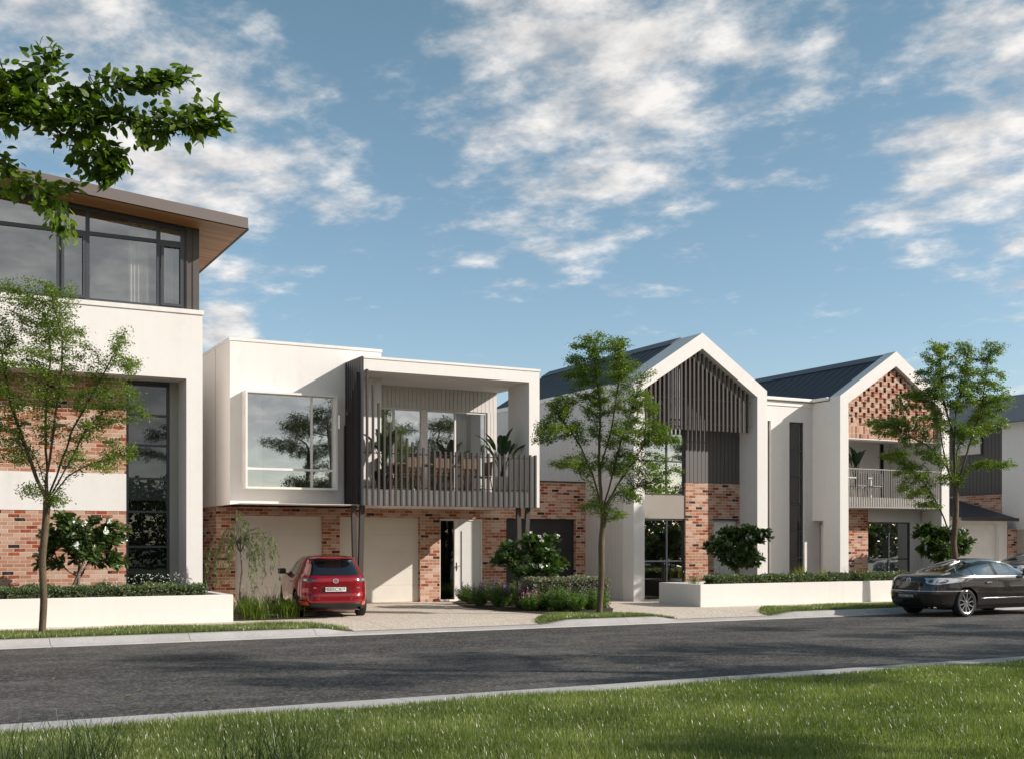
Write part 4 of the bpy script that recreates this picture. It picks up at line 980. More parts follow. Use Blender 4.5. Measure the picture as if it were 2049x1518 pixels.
MBL = [(1185,700,48,32),(1238,690,20,20),(1160,745,42,36),(1235,750,48,38),(1290,752,18,16),(1195,800,52,36),(1120,810,32,26),(1105,860,40,26),(1085,880,24,9),(1160,862,42,24),(1280,815,45,34),(1300,870,60,28),(1345,885,22,12),(1235,870,45,30),(1130,930,38,16),
       (1255,930,55,26),(1310,935,34,26),(1180,930,32,20),(1320,975,24,18),(1270,1000,16,12),(1180,1018,20,12),(1232,1030,16,10),(1345,940,15,12)]
tree('street_tree', 'young street tree with a full crown between the slatted house and the batten house', .01167, [(1199,1229),(1204,1150),(1203,1085),(1208,1040),(1207,1015)], MBL, 11, natt=2300, nleaf=56000, leaf_r=.015, rbase=.072, step=.09, dk=.155, lsize=.049,
     limbs=[[(1207,1020),(1185,950),(1165,900),(1140,860),(1110,820)], [(1206,1010),(1198,920),(1201,820),(1192,750),(1185,700)], [(1208,1012),(1225,950),(1240,890),(1265,820),(1275,780)], [(1210,1018),(1240,962),(1275,910),(1310,850)], [(1210,1022),(1232,985),(1262,978),(1300,965)], [(1204,1012),(1180,960),(1150,930)], [(1200,940),(1222,860),(1235,780),(1238,700)]])
RBL = [(1885,705,42,30),(1985,700,24,28),(1925,745,45,34),(1860,755,42,32),(1970,770,40,34),(1825,795,40,26),(1905,800,50,34),(2000,800,34,28),(1980,845,45,26),(1800,845,55,18),(1775,868,40,14),(1860,850,50,28),(1930,870,40,22),(1800,910,42,22),(1850,925,44,24),
       (2005,930,28,16),(1975,935,22,12),(1830,985,36,18),(1850,1010,24,12),(1890,960,24,14),(1760,845,28,10),(1815,950,30,14)]
tree('street_tree', 'street tree with a low side limb rising beside the dark sedan', .01399, [(1914,1205),(1913,1130),(1908,1090),(1912,1040),(1913,990)], RBL, 7, natt=2300, nleaf=54000, leaf_r=.017, lsize=.056, step=.105, dk=.19, rbase=.092,
     limbs=[[(1908,1100),(1893,1040),(1870,992),(1850,962),(1805,922)], [(1913,990),(1904,900),(1904,820),(1922,745),(1930,700)], [(1912,988),(1890,930),(1875,880),(1858,820),(1850,765)], [(1914,986),(1930,920),(1946,870),(1966,810),(1978,715)], [(1915,975),(1937,932),(1970,922),(2005,930)], [(1914,980),(1920,900),(1950,840),(1990,800)], [(1890,935),(1860,890),(1800,860)], [(1904,870),(1885,790),(1880,710)]])

# branch hanging into the picture from a tree that stands just outside it at the left
FB = [(35,165,55,36),(95,108,34,24),(110,95,20,14),(20,150,30,30),(75,150,30,20),(0,335,24,30),(25,345,24,22),(60,225,70,36),(150,190,45,26),(205,150,24,22),(160,240,70,32),(215,205,45,22),(300,165,46,22),(365,150,32,15),(260,235,55,28),(330,235,58,24),(400,205,28,16),(445,235,32,13),(385,262,46,16),(300,285,42,18),(210,285,36,22),(240,325,30,16),(130,285,40,20),(160,310,18,12),(-10,200,60,60),(-60,260,60,70),
      (10,320,28,26),(40,362,30,18),(100,385,34,10),(172,368,24,9),(95,420,18,16),(125,455,12,14),(130,482,12,8),(20,385,16,14)]
tree('overhanging_tree', 'large toothed leaves of a tree branch hanging in from the upper left corner', .0032, [(-420,1609),(-415,1300),(-400,1000),(-380,700),(-330,420),(-220,290),(-90,240)], FB, 21, natt=2300, rbase=.034, nleaf=3300, lsize=.074, step=.05, dk=.09, mat=LEAFB, kind='broad', leaf_r=.0036, depthk=.55, rtip=.0012, jitter=.055,
     limbs=[[(-90,240),(0,220),(120,222),(250,238),(340,252),(420,240)], [(-90,245),(0,215),(90,205),(180,170),(240,165),(330,165)], [(-200,300),(-60,300),(5,325),(50,375),(95,392),(125,450)], [(40,222),(120,270),(200,300),(240,330)], [(20,220),(70,160),(105,115)]])

# trees across the street, behind and beside the camera: they shade the road and stand in the windows' reflections
def big_tree(label, x, y, H, seed, natt=1500, nleaf=26000, sp=1.0):
    rg = np.random.default_rng(seed); tr = [(x, y, 0), (x+.1, y, H*.2), (x-.05, y+.1, H*.36), (x+.1, y, H*.55), (x, y-.1, H*.75)]
    bl = []
    for i in range(15):
        a = i*2.4+rg.uniform(-.3, .3); f = rg.uniform(.35, .95); rr = (1.9*math.sin(math.pi*min(1, (f-.22)*1.15))**.7+.3)*rg.uniform(.5, 1)*sp
        bl.append(((x+math.cos(a)*rr, y+math.sin(a)*rr, H*f), (.85*sp, .85*sp, .42), 1.0))
    P, par = colonise(tr, bl, natt, rg, step=.15, dk=.25, di=1.5); r, kids = skeleton(P, par, .004, .14); P = smooth_nodes(P, par, kids)
    root = thing('street_tree', label, 'tree', (x, y, 0), 'street trees across the road behind the camera')
    branch_mesh(P, r, kids).build('trunk', BARK, root, smooth=True)
    tw = np.array([i for i in range(len(P)) if r[i] < .018 and par[i] > 0]); pk = tw[rg.integers(0, len(tw), nleaf)]
    pos = P[pk]+rg.normal(0, .10, (nleaf, 3)); d = rg.normal(0, .8, (nleaf, 3))+np.array([0,0,-.3])
    leaves('crown', pos, d, .072, LEAFR, 'small', root, rg); return root
bt = big_tree('tall open crowned tree on the near verge', 17.0, 8.0, 9.0, 31)
bt2 = big_tree('spreading tree on the near verge further right', 23.5, 7.0, 8.0, 32, sp=1.15)
for k, (src, x, y, s, rz, lab) in enumerate([(bt2, 12.5, -3.6, 1.0, 1.0, 'tree on the near side closest to the camera'), (bt, 31, 8.5, 1.0, 2.0, 'third tree along the near verge'), (bt2, 39, 8, 1.1, 3.3, 'fourth tree along the near verge'), (bt, 50, 8.5, 1.1, 4.3, 'last tree along the near verge'),
        (bt, 19.5, -3.0, 1.0, .6, 'tree set back behind the near verge'), (bt2, 26.5, 1.5, 1.1, 5.0, 'second tree set back behind the near verge')]):
    c = copy_tree(src); c.location = (x, y, 0); c.scale = (s, s, s); c.rotation_euler.z = rz; c['label'] = lab

# ------------------------------------------------------------------ glossy flowering shrubs
def shrub(label, c, w, hgt, z0, seed, nt=150, stems=3, flowers=5, dens=1.0):
    rg = np.random.default_rng(seed); root = thing('flowering_shrub', label, 'shrub', (c[0], c[1], z0), 'glossy leaved flowering shrubs')
    bl = []; zb = z0+hgt*.30
    for i in range(12):
        a = i*2.399; q = rg.uniform(.2, .75); bl.append(((c[0]+math.cos(a)*w*.5*q, c[1]+math.sin(a)*w*.38*q, zb+hgt*.35+hgt*.22*rg.uniform(-1, 1)), (w*.24, w*.2, hgt*.17), 1))
    m = MB(); P, par = colonise([(c[0], c[1], z0), (c[0]+.02, c[1], z0+hgt*.22)], bl, 330, rg, step=.07, dk=.12, di=.7, iters=70)
    r, kids = skeleton(P, par, .006, .035); P = smooth_nodes(P, par, kids); mb = branch_mesh(P, r, kids)
    for k in range(stems-1):
        o = np.array([rg.uniform(-.25, .25), rg.uniform(-.1, .1), 0]); j = rg.integers(len(P)//4, len(P)//2); mb.tube([np.array([c[0], c[1], z0])+o, (np.array([c[0], c[1], z0])+o+P[j])/2+[0.03, 0, .05], P[j]], [.026, .020, .010], 6)
    mb.build('stem', BARKM, root, smooth=True)
    tips = [i for i in range(len(P)) if not kids[i]]; tips = [tips[i] for i in rg.permutation(len(tips))]; more = [i for i in range(len(P)) if kids[i] and r[i] < .012]
    ros = tips+list(rg.choice(more, min(len(more), int(nt*dens)), replace=False)); pos = []; di = []; rv = []
    cen = np.array([c[0], c[1], zb+hgt*.2])
    for i in ros:
        ax = P[i]-cen; ax = ax/np.linalg.norm(ax)*.9+np.array([0,0,.45]); ax /= np.linalg.norm(ax); u = np.cross(ax, [0.3,.2,1]); u /= np.linalg.norm(u); v = np.cross(ax, u)
        k = rg.integers(9, 14); b = rg.random()
        for j in range(k):
            a = 2*math.pi*j/k*1.618+rg.uniform(-.2, .2); el = rg.uniform(.15, 1.0); d = (u*math.cos(a)+v*math.sin(a))*math.cos(el)+ax*math.sin(el)
            pos.append(P[i]+ax*rg.uniform(-.05, .02)); di.append(d+np.array([0,0,-.05])); rv.append(np.clip(.5*b+.5*rg.random(), 0, 1))
    leaves('foliage', np.array(pos), np.array(di), .185, LEAFF, 'paddle', root, rg, rnd=np.array(rv), upbias=.8, wid=1.15)
    # flower heads on the camera and top side
    cand = sorted(tips, key=lambda i: P[i][1]-P[i][2]*.8)[:max(flowers*3, 8)]; cand = [cand[i] for i in rg.permutation(len(cand))[:flowers]]
    for i in cand:
        fp = []; fd = []
        for q in range(rg.integers(4, 7)):
            o = P[i]+np.array([0,-.06,.06])+rg.normal(0, .022, 3)
            for j in range(5):
                a = j*2*math.pi/5; fp.append(o); fd.append([math.cos(a), -.35, math.sin(a)])
        leaves('flower', np.array(fp), np.array(fd), .055, WHITEF, 'small', root, rg, upbias=.2, wid=1.5)
    return root
def at(x, Y): return (XA(x, Y), Y)
shrub('round white flowering shrub in the left planter against the brick wall', at(155, 26.6), 1.95, 1.75, .5, 41, flowers=7)
shrub('white flowering shrub beside the purple flower bed in front of the charcoal garage', at(1061, 26.3), 2.0, 1.85, 0, 42, flowers=5)
shrub('dense dark flowering shrub in front of the batten house', at(1473, 26.9), 1.85, 1.65, .5, 43, nt=190, flowers=3)
shrub('flowering shrub behind the sedan beside the brick gabled house', at(1885, 26.9), 2.0, 1.75, .5, 44, nt=190, flowers=4)

# ------------------------------------------------------------------ hedges
def hedge(label, x0, x1, y0, y1, z0, z1, n, mat, size, seed, rough=.06, flat=False):
    rg = np.random.default_rng(seed); root = thing('clipped_hedge', label, 'hedge', ((x0+x1)/2, (y0+y1)/2, z0))
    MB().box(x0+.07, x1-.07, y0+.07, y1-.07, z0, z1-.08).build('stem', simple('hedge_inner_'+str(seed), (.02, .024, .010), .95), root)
    A = [(x1-x0)*(y1-y0), (x1-x0)*(z1-z0), (z1-z0)*(y1-y0), (z1-z0)*(y1-y0)]; A = np.array(A)/sum(A); f = rg.choice(4, n, p=A)
    P = np.stack([rg.uniform(x0, x1, n), rg.uniform(y0, y1, n), rg.uniform(z0, z1, n)], 1); N_ = np.zeros((n, 3))
    P[f == 0, 2] = z1; P[f == 1, 1] = y0; P[f == 2, 0] = x0; P[f == 3, 0] = x1
    N_[f == 0] = (0,0,1); N_[f == 1] = (0,-1,0); N_[f == 2] = (-1,0,0); N_[f == 3] = (1,0,0)
    # rounded corners, lumpy surface
    lump = .035*np.sin(P[:,0]*5.3+seed)*np.sin(P[:,2]*9+P[:,1]*4)+.02*np.sin(P[:,0]*13.7)
    P += N_*(lump-.05+rg.uniform(-rough, rough*.7, n))[:,None]
    e = np.clip((P[:,2]-(z1-.12))/.12, 0, 1)*np.clip((y0+.12-P[:,1])/.12, 0, 1); P[:,2] -= e*.05; P[:,1] += e*.04
    d = N_*.6+rg.normal(0, .7, (n, 3))+np.array([0,0,.25])
    leaves('foliage', P, d, size, mat, 'small', root, rg, wid=1.3); return root
hedge('low clipped hedge along the top of the left planter wall', -2.5, 5.85, 24.80, 25.45, .50, .80, 15000, LEAFH, .05, 51)
hedge('low clipped hedge along the top of the right planter wall', 19.1, 31.1, 24.75, 25.35, .50, .79, 17000, LEAFH, .055, 52)
hedge('silvery box shaped hedge behind the middle street tree', 13.9, 16.12, 25.2, 25.95, 0, .80, 9500, LEAFS, .045, 53)

# ------------------------------------------------------------------ strappy and tufted plants
def tuft(name, label, c, n, h, spread, mat, seed, w=.014, cat='grass plant', group=None, seg=5, droop=.8, flowers=0, z=0, fcol=None, lean=(0,0)):
    rg = np.random.default_rng(seed); root = thing(name, label, cat, (c[0], c[1], z), group); V = []; Fc = []; rv = []
    for i in range(n):
        a = rg.uniform(0, 2*math.pi); b = np.array([c[0]+rg.normal(0, spread*.22), c[1]+rg.normal(0, spread*.22), z]); L_ = h*rg.uniform(.65, 1.15); out = spread*rg.uniform(.15, 1.0)
        dx = np.array([math.cos(a), math.sin(a), 0]); sd_ = np.array([-math.sin(a), math.cos(a), 0]); o = len(V); br = rg.random()
        for k in range(seg+1):
            t = k/seg; p = b+dx*out*(t**1.6)+np.array([lean[0]*t*t, lean[1]*t*t, L_*(t-droop*.5*(out/spread)*t*t*t)]); ww = w*(1-t)**.6*(.6+.4*min(1, t*4))+.0012
            V += [p-sd_*ww/2, p+sd_*ww/2]
        for k in range(seg): Fc.append((o+2*k, o+2*k+1, o+2*k+3, o+2*k+2)); rv.append(br)
    npmesh('leaf_blade', V, Fc, mat, root, rnd=rv)
    if flowers:
        st = MB(); fp = []; fd = []
        for i in range(flowers):
            a = rg.uniform(0, 2*math.pi); q = np.array([c[0]+math.cos(a)*spread*rg.random(), c[1]+math.sin(a)*spread*rg.random(), z+h*rg.uniform(.85, 1.4)]); st.tube([(c[0], c[1], z+.1), ((c[0]+q[0])/2, (c[1]+q[1])/2, z+h*.7), q], .0018, 3, cap=False)
            for j in range(4): fp.append(q); fd.append(rg.normal(0, 1, 3))
        st.build('flower_stem', mat, root)
        leaves('flower', np.array(fp), np.array(fd), .019, fcol or WHITEF, 'small', root, rg, wid=1.5)
    return root
GRP = 'strappy plants beside the red car'
for i, (px, py, h, lab) in enumerate([(508, 1238, .52, 'strappy green tuft next to the end of the left planter wall'), (572, 1235, .52, 'arching green tuft nearest the red car'), (490, 1226, .5, 'small tuft with white flowers behind the planter end'), (545, 1226, .48, 'tuft with white flowers between the weeping tree and the paving'), (590, 1222, .48, 'tuft with white flowers against the red car')]):
    g = G(px, py); tuft('strappy_plant', lab, g, 330, h*1.15, .62, STRAP, 60+i, w=.014, droop=1.35, group=GRP, flowers=0 if i < 2 else 26)
for i, (px, y, h, mat, lab, fl) in enumerate([(1600, 25.9, .62, GOLDG, 'golden feathery grass below the tall stair window', 0), (1648, 25.9, .5, GOLDG, 'golden grass beside the white pier', 0), (1575, 25.8, .42, GOLDG, 'small golden grass left of the tall stair window', 0), (1762, 25.9, .42, STRAP, 'green tuft with white flowers below the wide ground floor window', 20),
        (1800, 25.9, .35, STRAP, 'green tuft right of the wide ground floor window', 10), (1388, 26.0, .32, STRAP, 'small tuft with white flowers at the left end of the right planter', 22), (1440, 25.7, .38, STRAP, 'small tuft with white flowers below the dense dark shrub', 20), (1700, 25.7, .36, STRAP, 'small tuft with pale flowers in front of the white pier', 22), (290, 25.7, .36, STRAP, 'tuft with tiny white flowers below the tall dark window', 46), (345, 25.7, .38, STRAP, 'tuft with tiny white flowers near the white pier of the left house', 50), (235, 25.8, .3, STRAP, 'tuft with tiny white flowers beside the round shrub in the left planter', 30)]):
    c = at(px, y); tuft('grass_tuft', lab, c, 150 if h > .45 else 90, h, .33, mat, 80+i, w=.008, flowers=fl, z=.50, cat='grass plant')
def salvia(label, c, h, w, seed, fc=None, nf=0):
    h *= 1.18; w *= 1.2; rg = np.random.default_rng(seed); root = thing('bedding_plant', label, 'plant', (c[0], c[1], 0), 'bushy plants in the purple flower bed'); st = MB(); lp = []; ld = []; fp = []; fd = []
    n = 95
    for i in range(n):
        a = rg.uniform(0, 2*math.pi); q = w*math.sqrt(rg.random()); tip = np.array([c[0]+math.cos(a)*q, c[1]+math.sin(a)*q, h*rg.uniform(.6, 1.18)*(1-.35*(q/w)**2)]); b = np.array([c[0]+math.cos(a)*q*.3, c[1]+math.sin(a)*q*.3, 0])
        st.tube([b, (b+tip)/2+rg.normal(0, .01, 3), tip], .003, 3, cap=False)
        for k in range(26):
            t = rg.uniform(.2, 1); lp.append(b+(tip-b)*t); ld.append(np.array([rg.normal(), rg.normal(), rg.uniform(.1, 1.3)]))
        if i < nf:
            for k in range(16): fp.append(tip+np.array([0,0,.012*k-.02])+rg.normal(0, .006, 3)); fd.append(rg.normal(0, 1, 3))
    st.build('stem', SALV, root); leaves('foliage', np.array(lp), np.array(ld), .075, SALV, 'lance', root, rg, wid=1.2)
    if nf: leaves('flower_spike', np.array(fp), np.array(fd), .032, fc or PURP, 'small', root, rg, wid=1.4)
SV = [(945,1208,.42,.40,PURP,10,'leftmost bushy plant of the flower bed beside the front door'), (1000,1214,.42,.36,PURP,26,'bushy plant with dark purple spikes in front of the door'), (975,1200,.42,.4,PURP,22,'purple spiked plant behind the front row near the door'), (1045,1218,.40,.34,PINKF,14,'low plant with pink flower spikes'), (1030,1204,.45,.36,PURP,12,'purple spiked plant behind the pink spikes'), (1085,1220,.46,.42,PINKF,4,'light green bushy plant right of the pink spikes'),
      (1120,1222,.46,.42,None,0,'light green bushy plant in the middle of the bed front'), (1078,1204,.48,.4,PINKF,14,'pink spiked plant below the white flowering shrub'), (1150,1223,.44,.38,PURP,4,'light green bushy plant left of the street tree trunk'), (1182,1220,.46,.34,PURP,8,'bushy plant beside the street tree trunk'), (1120,1206,.48,.4,PURP,8,'bushy plant behind the bed front under the shrub'), (1160,1207,.48,.4,PURP,8,'bushy plant against the silvery hedge'), (918,1198,.34,.3,None,0,'small bushy plant touching the front door step')]
for i, (px, py, h, w, fc, nf, lab) in enumerate(SV): salvia(lab, G(px, py), h, w*.78, 100+i, fc, nf)

# ------------------------------------------------------------------ small weeping tree
def weeping():
    rg = np.random.default_rng(9); Y = 26.4; t = Y/ray(500)[1]; root = thing('weeping_tree', 'small weeping tree with hanging shoots in front of the left cream garage door', 'tree', (XA(478, Y), Y, 0)); m = MB()
    p = lambda x, y, d=0: np.array(T(x, y, t))+np.array([0, d, 0])
    tr = [p(478, 1225), p(480, 1185), p(484, 1140), p(482, 1105), p(472, 1085)]; m.tube(tr, [.028, .024, .020, .016, .012], 7)
    tops = [(440,1082),(425,1090),(455,1060),(470,1050),(488,1035),(500,1062),(515,1058),(528,1068),(470,1075),(450,1095),(510,1085),(495,1080),(480,1020),(535,1075),(462,1078),(505,1100)]
    lp = []; ld = []
    for i, (x, y) in enumerate(tops):
        for s in range(4):
            e = p(x+rg.uniform(-8, 8), y+rg.uniform(-6, 6), rg.uniform(-.3, .3)); mid = (tr[4]+e)/2+np.array([0,0,.08]); m.tube([tr[3+(i % 2)], mid, e], [.008, .006, .003], 4, cap=False)
            L_ = rg.uniform(.25, 1.15)*(1.0 if y > 1045 else .5); dr = (e-tr[4])*np.array([1, 1, 0]); dr = dr/max(np.linalg.norm(dr), .01)*rg.uniform(.05, .25); pts = [e+dr*(1-(1-q)**2)+np.array([0,0,-L_*q**1.3]) for q in np.linspace(0, 1, 7)]
            m.tube(pts, .0022, 3, cap=False)
            for k in range(int(34*L_)+6):
                q = rg.random()*6; j = int(q); a = pts[min(j, 5)]; b = pts[min(j, 5)+1]; lp.append(a+(b-a)*(q-j)); ld.append(np.array([rg.normal(0, .5), rg.normal(0, .5), -1.0]))
    m.build('trunk', BARKM, root, smooth=True); leaves('foliage', np.array(lp), np.array(ld), .10, LEAFW, 'lance', root, rg)
weeping()

# ------------------------------------------------------------------ dark grasses at the camera's feet
for i, (px, py, n, h, lab) in enumerate([(170, 1560, 170, .50, 'dark wispy grass tuft at the lower left corner'), (560, 1600, 260, .58, 'dark wispy grass tuft at the bottom edge left of centre'), (430, 1620, 120, .52, 'small dark grass tuft between the two larger ones at the bottom'), (20, 1590, 130, .50, 'dark grass tuft cut by the left picture edge')]):
    g = G(px, py); tuft('grass_tuft', lab, g, n, h, .60, STRAPD, 130+i, w=.0048, droop=.5, seg=6)

# ------------------------------------------------------------------ fallen leaves on the asphalt
FL = [(113,1357,'y','yellow green leaf furthest left on the road'), (250,1393,'y','yellow green leaf near the kerb below the left verge'), (420,1400,'y','green leaf lying just left of the brown leaf near the kerb'), (435,1414,'b','curled brown leaf closest to the near kerb'), (411,1326,'b','orange brown leaf in the middle of the road left of centre'), (480,1349,'y','small green leaf right of the orange brown leaf'), (555,1337,'b','brown leaf below the red car'), (452,1316,'b','tiny brown leaf beyond the orange brown leaf'),
      (757,1297,'y','yellow leaf on the road below the driveway'), (766,1303,'y','greenish leaf beside the yellow leaf'), (1058,1314,'b','orange leaf in the middle of the road'), (1171,1342,'y','pale green leaf right of centre on the road'), (1280,1337,'y','small pale leaf right of the pale green leaf'), (1155,1261,'b','dry leaf near the far kerb below the middle tree')]
LY = simple('yellow_green_fallen_leaf', (.22, .26, .03), .5, var=.2); LBR = simple('brown_fallen_leaf', (.22, .10, .035), .6, var=.3)
for i, (x, y, k, lab) in enumerate(FL):
    g = G(x, y, RZ+.003); rg = np.random.default_rng(200+i); tp, tf = leaf_tpl('broad'); a = rg.uniform(0, 6.28); s = .085*rg.uniform(.85, 1.2)
    P = [(g[0]+s*(q[0]*math.cos(a)-q[1]*math.sin(a)*1.0), g[1]+s*(q[0]*math.sin(a)+q[1]*math.cos(a)*1.0), g[2]+s*(.28*abs(q[1])*2+.10*q[0]*q[0]+.02)) for q in tp]
    o = MB().add(P, [tuple(f) for f in tf]).build('fallen_leaf', LY if k == 'y' else LBR); recentre(o); tag(o, lab, 'leaf', 'fallen leaves on the road')

# distant belt of trees behind the camera (what the windows look out on)
def tree_belt():
    rg = np.random.default_rng(77); n = 90000; X = rg.uniform(-50, 130, n); top = 5.2+1.6*np.sin(X*.21)+1.1*np.sin(X*.53+1)+.5*np.sin(X*1.7)
    Z = top*rg.random(n)**.75; Y = -26+2.2*rg.normal(size=n)
    o = leaves('tree_belt', np.stack([X, Y, Z], 1), rg.normal(0, 1, (n, 3)), .36, LEAFR, 'small', None, rg, wid=1.4); tag(o, 'far belt of bushy trees across the park', 'woodland', kind='stuff')
tree_belt()
# more plants so that the flower bed is full
XS = [(930,1203,.36,.3,PURP,8,'bushy plant just right of the door step plant'), (960,1212,.38,.32,PURP,16,'dark purple spiked plant at the front left corner of the bed'), (1020,1212,.4,.32,PURP,22,'dark purple spiked plant left of the pink spikes'), (1062,1222,.36,.3,PINKF,10,'low pink spiked plant at the very front of the bed'),
      (990,1203,.44,.34,PURP,12,'leafy plant under the left side of the flowering shrub'), (1100,1212,.46,.34,None,0,'leafy plant under the middle of the flowering shrub'), (1140,1214,.46,.34,PURP,6,'leafy plant under the right side of the flowering shrub'), (1172,1213,.46,.3,PURP,6,'leafy plant close to the left face of the silvery hedge'), (1200,1217,.4,.26,PURP,5,'small leafy plant between the street tree trunk and the hedge')]
for i, (px, py, h, w, fc, nf, lab) in enumerate(XS): salvia(lab, G(px, py), h, w*.8, 150+i, fc, nf)

# ================================================================== balcony furniture
def chair(label, c, rz, mat_b=WICK, frame=WOODL, z=3.02, group='woven dining chairs on the slatted balcony'):
    t = thing('dining_chair', label, 'chair', (0, 0, 0), group); B_ = BASE[t.name] = (0, 0, 0)
    MB().box(-.23, .23, -.22, .22, .43, .47).build('seat', frame, t, bevel=.01)
    m = MB()
    for k in range(7): x = -.21+.07*k; m.box(x-.027, x+.027, .20, .222, .50, .86)
    for k in range(6): m.box(-.235, .235, .196, .228, .52+.065*k, .548+.065*k)
    m.build('backrest', mat_b, t)
    for sx in (-1, 1):
        for sy in (-1, 1): MB().tube([(sx*.20, sy*.19, .44), (sx*.24, sy*.25, 0)], [.018, .012], 6).build('leg', frame, t)
        MB().tube([(sx*.21, .21, .44), (sx*.23, .23, .88)], .014, 6).build('back_post', frame, t)
    t.location = (c[0], c[1], z); t.rotation_euler.z = rz; return t
t = thing('dining_table', 'long dark dining table on the slatted balcony', 'table', (12.9, 29.0, 3.02))
MB().box(11.7, 14.1, 28.65, 29.4, 3.74, 3.78).build('tabletop', WOODD, t, bevel=.008)
for x in (11.85, 13.95):
    for y in (28.75, 29.3): MB().box(x-.03, x+.03, y-.03, y+.03, 3.02, 3.74).build('leg', WOODD, t)
CX_ = [(12.05, 28.45, math.pi, 'cane backed chair at the left of the table front'), (12.85, 28.45, math.pi, 'cane backed chair in the middle of the table front'), (13.65, 28.45, math.pi, 'cane backed chair at the right of the table front'), (11.45, 29.0, math.pi/2, 'chair at the left head of the balcony table'), (14.35, 29.05, -math.pi/2, 'chair at the right head of the balcony table'), (12.5, 29.6, 0, 'chair on the far side of the balcony table')]
for x, y, rz, lab in CX_: chair(lab, (x, y), rz)
def palm(label, c, z, h, n, seed, pot, pr=.2, ph=.38, spread=.55, potstand=0):
    rg = np.random.default_rng(seed); root = thing('potted_plant', label, 'potted plant', (c[0], c[1], z)); z1 = z+potstand
    MB().lathe([(0.001, z1), (pr*.7, z1), (pr, z1+ph*.6), (pr*.95, z1+ph), (pr*.88, z1+ph), (pr*.85, z1+ph-.05), (.001, z1+ph-.05)], 20, (c[0], c[1], 0)).build('pot', pot, root, smooth=True)
    if potstand: MB().box(c[0]-pr, c[0]+pr, c[1]-pr, c[1]+pr, z, z1-.002).build('stand', WHITE, root)
    V = []; Fc = []; rv = []; st = MB()
    for i in range(n):
        a = i*2.399+rg.uniform(-.3, .3); L_ = (h-ph)*rg.uniform(.75, 1.1); lean = spread*rg.uniform(.25, 1); ll = rg.uniform(.45, .7)*min(1, h); d = np.array([math.cos(a), math.sin(a), 0]); b = np.array([c[0], c[1], z1+ph-.04])
        top = b+d*lean*.45+np.array([0,0,L_*.55]); st.tube([b, (b+top)/2+[0,0,.05], top], [.016, .012, .008], 5)
        s = np.array([-math.sin(a), math.cos(a), 0]); o = len(V); K = 9; wd = .12*rg.uniform(.8, 1.2); br = rg.random()
        ax0 = (d*lean*.55+np.array([0,0,L_*.5])); ax0 /= np.linalg.norm(ax0)
        for k in range(K+1):
            t = k/K; p = top+ax0*ll*t+np.array([0,0,-.32*ll*t*t])*(lean/spread)+d*.12*t*t; w = wd*math.sin(math.pi*min(1, t*.93+.05))**.6; up = np.cross(s, ax0)*-1
            V += [p-s*w+up*w*.35, p, p+s*w+up*w*.35]
        for k in range(K): q = o+3*k; Fc += [(q, q+1, q+4, q+3), (q+1, q+2, q+5, q+4)]; rv += [br, br]
    st.build('stem', STRAP, root); npmesh('foliage', V, Fc, BANA, root, rnd=rv, smooth=True)
palm('broad leaved potted plant at the left end of the slatted balcony', (XA(768, 28.5), 28.5), 3.02, 1.75, 11, 301, TERR, .22, .5)
palm('broad leaved potted plant at the right end of the slatted balcony', (XA(1004, 28.45), 28.45), 3.02, 1.85, 12, 302, POTW, .24, .45, spread=.75)
palm('tall leaved potted plant in the corner of the railed balcony', (XA(1712, 29.2), 29.2), 3.1, 2.05, 10, 303, POTW, .24, .45, spread=.35)
t = thing('barbecue', 'round black kettle barbecue behind the left slats of the balcony', 'barbecue', (XA(762, 28.2), 28.2, 3.02)); bx = BASE[t.name][0]
MB().lathe([(.001, 3.22), (.12, 3.23), (.2, 3.32), (.22, 3.40), (.2, 3.48), (.10, 3.56), (.001, 3.57)], 20, (bx, 28.2, 0)).build('bowl', BLACK, t, smooth=True)
for k in range(3):
    a = k*2.1; MB().tube([(bx+.12*math.cos(a), 28.2+.12*math.sin(a), 3.27), (bx+.2*math.cos(a), 28.2+.2*math.sin(a), 3.02)], .012, 5).build('leg', BLACK, t)
t = thing('outdoor_table', 'pale table on the railed balcony beside the brick pier', 'table', (28.2, 29.3, 3.1))
MB().box(27.6, 29.0, 29.0, 29.6, 3.80, 3.84).build('tabletop', WPAINT, t)
for x in (27.7, 28.9):
    for y in (29.07, 29.53): MB().box(x-.025, x+.025, y-.025, y+.025, 3.07, 3.80).build('leg', WPAINT, t)
for x, rz, lab in ((28.05, math.pi, 'dark chair left of centre on the railed balcony'), (28.75, math.pi, 'dark chair right of centre on the railed balcony')):
    chair(lab, (x, 28.8), rz, DARK, DARK, 3.07, 'dark chairs on the railed balcony')
t = thing('bed', 'low bed with black headboard seen through the bay window', 'bed', (9.0, 30.6, 2.9)); MB().box(8.1, 9.75, 30.3, 31.8, 2.9, 3.25).build('mattress', simple('bed_linen', (.5, .48, .45), .9), t, bevel=.05); MB().box(8.1, 9.75, 30.12, 30.25, 2.9, 3.55).build('headboard', BLACK, t, bevel=.05)

